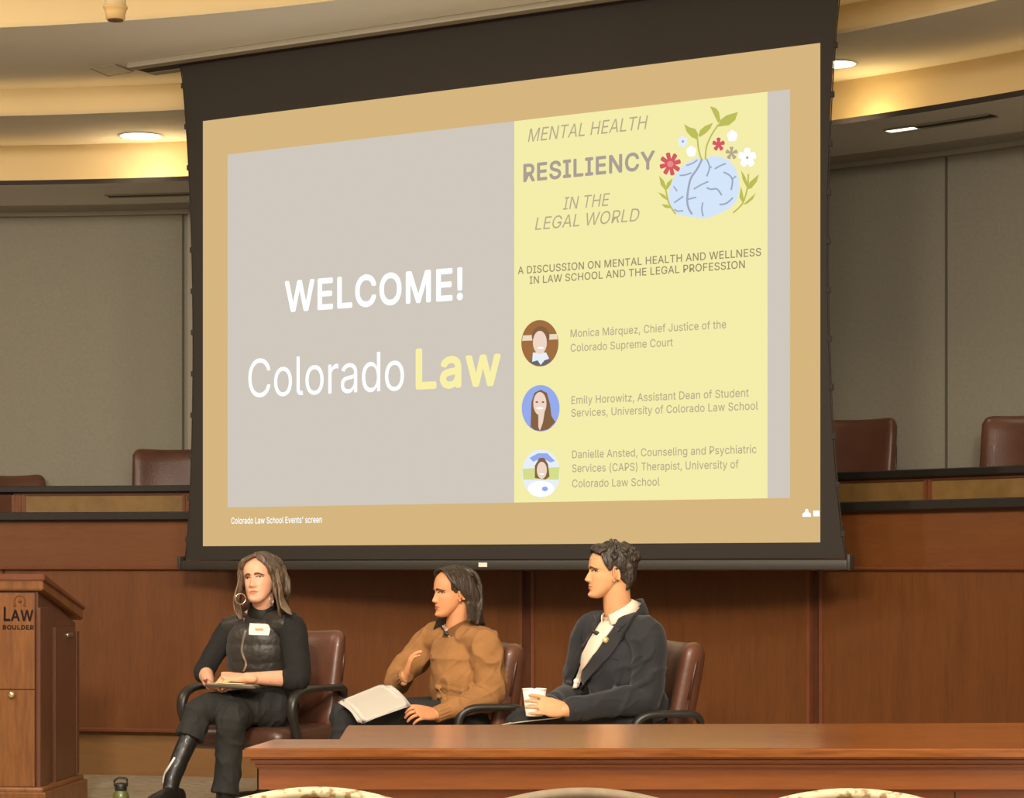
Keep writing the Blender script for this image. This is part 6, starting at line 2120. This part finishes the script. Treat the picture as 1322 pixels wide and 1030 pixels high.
# ================================================================== person in the dark suit jacket (right)
def person_suit():
    a_ = radians(66)
    F = V((-sin(a_), -cos(a_), 0))
    LEFT = V((cos(a_), -sin(a_), 0))
    root = empty('person', (P(815, 930, 9.95).x, 9.95, 0))
    tag(root, 'person with short dark hair in a dark suit jacket, holding a paper cup', 'person')
    SK = skin_mat('warm skin', (218, 160, 114))
    HR = hair_mat('short dark hair', (34, 29, 25), (84, 72, 62))
    K = dict(nose=.024, chin=.006, wide=1.0)
    mt = frame_of(P(786, 737.5, 9.93), 77, 0, 0, .945)

    pel, wai, che, upc = P(818, 926, 9.96), P(806, 893, 9.94), P(799, 856, 9.93), P(800, 822, 9.95)
    neck = P(803, 798, 9.96)
    ls, rs = P(836, 826, 9.77), P(764, 818, 10.10)
    le, re = P(830, 900, 9.75), P(742, 893, 10.17)
    lw, rw = P(730, 917, 9.60), P(706, 913, 9.86)
    lh, rh = P(816, 930, 9.83), P(806, 928, 10.03)
    lk, rk = P(680, 937, 9.76), P(676, 932, 9.98)
    la, ra = P(668, 1050, 9.70), P(664, 1050, 10.0)

    bm = BM()
    add_head(bm, mt, K)
    loft(bm, [mt @ V((0, -.030, -.02)), mt @ V((0, -.034, -.08)), P(798, 788, 9.95), neck, upc], [(.050, .055), (.053, .057), (.056, .060), (.060, .060), (.08, .06)], side=LEFT, n=24, sub=4, round_ends=True)
    loft(bm, [pel, wai, che, upc], [(.14, .10), (.125, .10), (.125, .09), (.10, .065)], side=LEFT, n=24, sub=4, round_ends=True)
    for s_, e_, w_ in ((rs, re, rw), (ls, le, lw)):
        loft(bm, [upc.lerp(s_, .5), s_, s_.lerp(e_, .5), e_], [.04, .042, .038, .036], n=16, sub=4, round_ends=True)
        loft(bm, [e_, e_.lerp(w_, .4), w_], [.036, .033, .025], n=16, sub=4, round_ends=True)
    for h_, k_, an in ((rh, rk, ra), (lh, lk, la)):
        loft(bm, [h_.lerp(k_, .1), h_.lerp(k_, .5), k_, k_.lerp(an, .4), an], [.055, .058, .046, .046, .034], n=18, sub=4, round_ends=True)
    cup_c = P(690, 899, 9.66)
    # near hand in front of the cup, fingers running round it; far hand from behind
    hand(bm, lw, P(703, 911, 9.575) - lw, V((.05, -1, .35)), V((-.1, .3, 1)), curl=(6, 22, 26), thumb=(16, 12), s=.98, spread=5, thumb_in=.35)
    hand(bm, rw, P(690, 912, 9.735) - rw, V((-.1, 1, .4)), V((.2, .1, 1)), curl=(34, 40, 26), thumb=(20, 5), s=.92, spread=5, thumb_in=.2)
    body = obj('body', fuse(bm, .0028, 2), SK, root, world=True)
    face_parts(root, mt, K, plain('dark brow', (70, 52, 40), .8), plain('pale lips', (200, 128, 106), .45), M_IRIS, gaze=0)

    # --- short hair with lifted tufts
    def H(x, y, z):
        return mt @ V((x, y, z))
    rnd = random.Random(11)
    bm = BM()
    vs = add_ball(bm, (0, 0, 0), 1, u=40, v=28)
    hm = mt @ Matrix.Translation((0, -.030, .042)) @ Matrix.Rotation(radians(-10), 4, 'X') @ Matrix.Diagonal((.085, .106, .086, 1))
    for v in vs:
        v.co = hm @ v.co
    vs = add_ball(bm, (0, 0, 0), 1, u=32, v=20)
    hm2 = mt @ Matrix.Translation((0, -.066, -.010)) @ Matrix.Diagonal((.070, .052, .062, 1))
    for v in vs:
        v.co = hm2 @ v.co
    for i in range(110):                                  # tufts combed from the crown forwards, sideways and back
        az = rnd.uniform(0, 2 * pi)
        el = rnd.uniform(.15, 1.25)
        n_ = V((cos(el) * cos(az), cos(el) * sin(az), sin(el)))
        if n_.y > .45 and n_.z < .62:
            continue
        p = V((.081 * n_.x, -.030 + .100 * n_.y, .044 + .082 * n_.z))
        comb = V((n_.x * .6, n_.y * .5 + .25 * (1 if n_.y > -.1 else -1), -.45 + .3 * n_.z)) + V((rnd.uniform(-.4, .4), rnd.uniform(-.4, .4), rnd.uniform(-.1, .4)))
        comb = (comb - n_ * comb.dot(n_) * .8).normalized()
        l = rnd.uniform(.020, .034)
        q = [H(*p), H(*(p + n_ * .008 + comb * l * .5)), H(*(p + n_ * rnd.uniform(-.003, .004) + comb * l))]
        loft(bm, q, [(.008, .007), (.0075, .006), (.002, .002)], n=8, sub=4, round_ends=True)
    for i in range(16):                                   # the fringe swept up and to the side
        t = i / 15
        x = -.068 + .125 * t
        p = V((x, .050 - .4 * x * x * 10 * .1, .086 - 4.5 * x * x))
        q = [H(x * .9, .018, .114 - 2.5 * x * x), H(x, .062 - 3.5 * x * x, .112 - 3.5 * x * x), H(x - .006, .082 - 4 * x * x, .092 + rnd.uniform(-.004, .006) - 4 * x * x)]
        loft(bm, q, [(.010, .008), (.011, .009), (.003, .003)], n=8, sub=5, round_ends=True)
    vs = add_ball(bm, (0, 0, 0), 1, u=24, v=16)
    hm3 = mt @ Matrix.Translation((0, .012, .086)) @ Matrix.Rotation(radians(-18), 4, 'X') @ Matrix.Diagonal((.076, .062, .036, 1))
    for v in vs:
        v.co = hm3 @ v.co
    for i in range(9):                                    # sideburn in front of the near ear and the line behind it
        t = i / 8
        q = [H(-.070, .046 - .06 * t, .072), H(-.0785, .036 - .044 * t, .040), H(-.0765, .018 - .022 * t, .004 + .018 * t)]
        loft(bm, q, [(.009, .006), (.009, .006), (.003, .003)], n=8, sub=4, round_ends=True)
    for i in range(12):                                   # nape
        t = -1 + 2 * i / 11
        q = [H(.074 * t, -.075 - .03 * (1 - t * t), .02), H(.068 * t, -.080 - .026 * (1 - t * t), -.03), H(.056 * t, -.066 - .020 * (1 - t * t), -.078)]
        loft(bm, q, [(.016, .010), (.015, .010), (.005, .004)], n=8, sub=4, round_ends=True)
    obj('hair', fuse(bm, .0032, 3, wrinkle=wrk(80, .0016)), HR, root, world=True)

    # --- shirt: torso core and collar
    SHm = plain('white shirt', (246, 222, 200), .8, bump=.1, bscale=200)
    bm = BM()
    loft(bm, [wai, che, upc, P(803, 802, 9.955)], [(.14, .115), (.145, .112), (.12, .085), (.075, .073)], side=LEFT, n=32, sub=4, round_ends=True)
    sh = obj('shirt', fuse(bm, .006, 3), SHm, root, world=True)

    # --- jacket
    JK = plain('dark suit cloth', (32, 32, 37), .82, bump=.12, bscale=300, sheen=.15)
    bm = BM()
    loft(bm, [P(820, 932, 9.96), P(814, 912, 9.95), P(806, 890, 9.935), P(799, 856, 9.925), P(801, 830, 9.945), P(805, 810, 9.96), P(807, 799, 9.965)],
         [(.175, .150), (.170, .150), (.160, .138), (.172, .138), (.165, .110), (.100, .082), (.078, .076)], side=LEFT, n=36, sub=6, exp=2.2)
    loft(bm, [upc.lerp(ls, .4) + V((0, 0, .022)), ls + V((0, 0, .010)), ls.lerp(le, .45) + V((.014, 0, 0)), le + V((.006, 0, 0)), le.lerp(lw, .35), le.lerp(lw, .75), le.lerp(lw, .95)],
         [.078, .078, .072, .068, .058, .050, .046], n=24, sub=6, round_ends=False)
    loft(bm, [upc.lerp(rs, .4) + V((0, 0, .022)), rs + V((0, 0, .008)), rs.lerp(re, .5) + V((-.01, 0, 0)), re, re.lerp(rw, .5), re.lerp(rw, .88)], [.078, .074, .066, .060, .054, .044], n=24, sub=6)
    add_ball(bm, le + V((.004, 0, -.004)), .068)
    folds = [([(846, 834), (836, 850), (806, 866)], 9.70, .011), ([(850, 862), (836, 880), (800, 893)], 9.66, .012), ([(838, 878), (815, 890), (788, 896)], 9.64, .010),
             ([(800, 850), (800, 872), (792, 890)], 9.72, .010), ([(770, 906), (790, 902), (812, 906)], 9.6, .009), ([(826, 900), (812, 912), (795, 918)], 9.6, .009), ([(760, 830), (745, 850), (728, 872)], 10.0, .009)]
    tmp = fuse(bm, .006, 3)
    to = obj('tmp', tmp, None)
    tr = bvh_of(to)
    bpy.data.objects.remove(to)
    bm = BM()
    bm.from_mesh(tmp)
    for pts, d, r in folds:
        q = [on_body(tr, p.x, p.y, -r * .35, d) for p in catmull([V((*p, 0)) for p in pts], 4)]
        loft(bm, q, [r * (.35 + .65 * sin(pi * (i + .5) / len(q))) for i in range(len(q))], n=10, sub=2, round_ends=True)
    jk = obj('jacket', fuse(bm, .005, 4, wrinkle=lambda co: creases((-.7, -.1, -.5), 8, .2, .008, 15)(co) + wrk(11, .003, (1, 1, 1), 15)(co)), JK, root, world=True)
    tr = bvh_of(jk)
    al = bvh_of(jk, body)
    D = 9.8
    strip('shirt_front', [(774, 803), (768, 818), (757, 842), (746, 868), (740, 884), (738, 890)], [(793, 810), (783, 824), (773, 840), (758, 862), (749, 881), (744, 890)], al, .010, .006, SHm, sh, across=8, dflt=D)
    # collar wings
    bm = BM()
    loft(bm, [P(807, 805, 9.955), P(802, 795, 9.955), P(796.5, 785, 9.95)], [(.086, .084), (.077, .077), (.071, .071)], side=LEFT, n=36, sub=4, cap=False)
    bmesh.ops.solidify(bm, geom=bm.faces[:], thickness=.006)
    obj('collar_stand', bm, SHm, sh, world=True)
    T_ = (P(796.5, 785, 9.95) - P(802, 795, 9.955)).normalized()
    e1 = (LEFT - T_ * LEFT.dot(T_)).normalized()
    e2 = (F - T_ * F.dot(T_)).normalized()
    cc = P(796.5, 785, 9.95)
    bm = BM()
    rows = []
    for i in range(41):
        a = radians(-152 + 304 * i / 40)
        d_ = e1 * sin(a) - e2 * cos(a)
        w_ = abs(a) / radians(152)
        h_ = .030 + .032 * w_ ** 2
        o_ = .020 + .010 * w_
        rows.append([bm.verts.new(cc + d_ * r - T_ * h) for r, h in ((.070, .0), (.074, -.003), (.079, .004), (.072 + o_ + .006, h_), (.072 + o_ + .001, h_))])
    for a, b in zip(rows, rows[1:]):
        for k in range(4):
            bm.faces.new((a[k], a[k + 1], b[k + 1], b[k]))
        bm.faces.new((a[4], a[0], b[0], b[4]))
    bm.faces.new(rows[0])
    bm.faces.new(rows[-1])
    obj('collar', bm, SHm, sh, world=True)
    al = bvh_of(jk, body)
    # lapels
    LP = plain('dark lapel cloth', (30, 30, 34), .8, bump=.12, bscale=300, sheen=.15)
    strip('lapel', [(816, 783), (803, 800), (790, 820), (776, 840), (760, 864), (748, 890)], [(825, 790), (818, 804), (805, 824), (792, 844), (771, 869), (751, 892)], tr, .017, .012, LP, jk, across=6, dflt=D)
    strip('lapel_notch', [(800, 810), (797, 815)], [(812, 808), (803, 816)], tr, .022, .006, LP, jk, across=3, dflt=D)
    strip('lapel', [(769, 796), (771, 812), (763, 826), (750, 852), (741, 874), (737, 886)], [(758, 803), (757, 816), (752, 832), (742, 854), (735, 872), (731, 884)], tr, .015, .010, LP, jk, across=6, dflt=9.9)
    bm = BM()                                             # collar of the jacket, standing round the back of the neck
    rows = []
    for i in range(29):
        a = radians(-128 + 256 * i / 28)
        e = (1 - cos(a)) / 2
        zt, zb = 1.048 - .098 * e, .995 - .075 * e
        c = P(805, 797, 9.96)
        row = []
        for r, z in ((.088, zb), (.079, zt), (.085, zt + .004), (.108, zb - .004)):
            q = c + LEFT * (r * sin(a)) - F * (r * cos(a))
            row.append(bm.verts.new((q.x, q.y, z)))
        rows.append(row)
    for a, b in zip(rows, rows[1:]):
        for k in range(4):
            bm.faces.new((a[k], a[(k + 1) % 4], b[(k + 1) % 4], b[k]))
    bm.faces.new(rows[0])
    bm.faces.new(rows[-1])
    obj('jacket_collar', bm, LP, jk, world=True)
    # lapel pin, clip microphone, buttons
    bm = BM()
    p = on_body(tr, 785.5, 829, .020, D)
    loft(bm, [p, p + V((.001, -.006, .001))], [(.0135, .0135), (.0125, .0125)], side=(1, 0, 0), n=20, sub=1)
    pn = obj('lapel_pin', bm, plain('gold pin', (246, 222, 160), .25, metal=.6), jk, world=True)
    pn['label'] = 'round gold pin'
    bm = BM()
    p = on_body(al, 773, 820, .016, D)
    loft(bm, [p + V((-.016, 0, .010)), p, p + V((.014, 0, -.006))], [(.006, .006), (.010, .009), (.008, .008)], n=12, sub=3, round_ends=True)
    mc = obj('clip_microphone', bm, plain('black mic', (28, 24, 26), .5), sh, world=True)
    for i, (x, y, r) in enumerate(((745, 878, .014), (741, 888, .010))):
        bm = BM()
        p = on_body(al, x, y, .013, D)
        loft(bm, [p, p + V((.001, -.006, .001))], [(r, r), (r * .9, r * .9)], side=(1, 0, 0), n=18, sub=1)
        obj('shirt_button', bm, plain('pearl button', (250, 242, 230), .35), sh, world=True)
    strip('pocket_welt', [(786, 843), (800, 846)], [(785, 849), (799, 852)], tr, .003, .004, LP, jk, across=2, dflt=D)
    for e_, w_, r_ in ((le, lw, .046), (re, rw, .044)):
        bm = BM()
        loft(bm, [e_.lerp(w_, .88), e_.lerp(w_, .985)], [r_ * 1.05, r_ * .98], n=28, sub=3)
        obj('sleeve_cuff', bm, LP, jk, world=True)

    # --- trousers and shoes (below the table edge)
    TR = plain('dark trousers', (34, 33, 36), .85, bump=.15, bscale=300)
    bm = BM()
    loft(bm, [P(818, 914, 9.96), pel, pel + V((0, 0, -.06))], [(.155, .125), (.17, .135), (.165, .13)], side=LEFT, n=28, sub=4, round_ends=True)
    for h_, k_, an in ((rh, rk, ra), (lh, lk, la)):
        loft(bm, [h_, h_.lerp(k_, .5), k_, k_.lerp(an, .25), k_.lerp(an, .6), an + V((0, 0, -.04))], [.092, .078, .064, .062, .066, .068], n=24, sub=5)
        add_ball(bm, h_, .092)
    obj('trousers', fuse(bm, .006, 3, wrinkle=wrk(12, .006, (1, 1, .4), 19)), TR, root, world=True)
    for an in (la, ra):
        hl, to_ = V((an.x + .05, an.y + .02, .04)), V((an.x - .17, an.y - .06, .03))
        bm = BM()
        shoe_boot(bm, hl, to_, V((an.x, an.y, .10)), shaft_to=V((an.x, an.y, .20)))
        bmesh.ops.translate(bm, vec=(0, 0, -.02), verts=bm.verts[:])
        b = obj('shoe', fuse(bm, .006, 4), plain('black shoe', (30, 28, 28), .35), root, world=True)
        obj('sole', sole_of(V((hl.x, hl.y, .034)), V((to_.x, to_.y, .012)), V((0, 0, 1))), plain('shoe sole', (22, 20, 20), .7), b, world=True)

    # --- paper cup held in both hands
    cz = P(690, 924, 9.66).z
    top = P(690, 888.5, 9.66).z
    cu = empty('paper_cup', (cup_c.x, cup_c.y, cz))
    tag(cu, 'white paper cup held in both hands by the person in the dark jacket', 'cup')
    h = top - cz
    bm = BM()
    add_lathe(bm, [(.0335, 0), (.0345, .003), (.0485, h - .004), (.0465, h - .004), (.0325, .006), (.002, .006)], n=40)
    WC = plain('white paper cup', (248, 240, 230), .6)
    obj('cup_wall', bm, WC, cu)
    bm = BM()
    pts = [V((.0485 * cos(a), .0485 * sin(a), h - .003)) for a in [2 * pi * i / 40 for i in range(41)]]
    loft(bm, pts, [.0026] * 41, n=8, sub=1)
    obj('rolled_rim', bm, WC, cu)

    # --- white sheet on the lap under the hands
    bm = BM()
    q = [P(640, 937, 9.72), P(668, 930, 9.62), P(712, 923, 9.60), P(735, 928, 9.70), P(700, 931, 9.90), P(660, 934, 9.90)]
    n = 12
    A_, B_ = [P(638, 938, 9.58), P(668, 933, 9.56), P(722, 927, 9.56)], [P(644, 936, 9.84), P(672, 930, 9.86), P(730, 924, 9.88)]
    A_, B_ = catmull(A_, 6), catmull(B_, 6)
    rows = [[bm.verts.new(a.lerp(b, k / 6)) for k in range(7)] for a, b in zip(A_, B_)]
    for r0, r1 in zip(rows, rows[1:]):
        for k in range(6):
            bm.faces.new((r0[k], r0[k + 1], r1[k + 1], r1[k]))
    bmesh.ops.solidify(bm, geom=bm.faces[:], thickness=.003)
    o = obj('folded_paper', bm, plain('white folded paper', (244, 234, 218), .8), None)
    tag(o, 'folded white paper on the lap below the paper cup', 'sheet of paper')
    return root


person_suit()
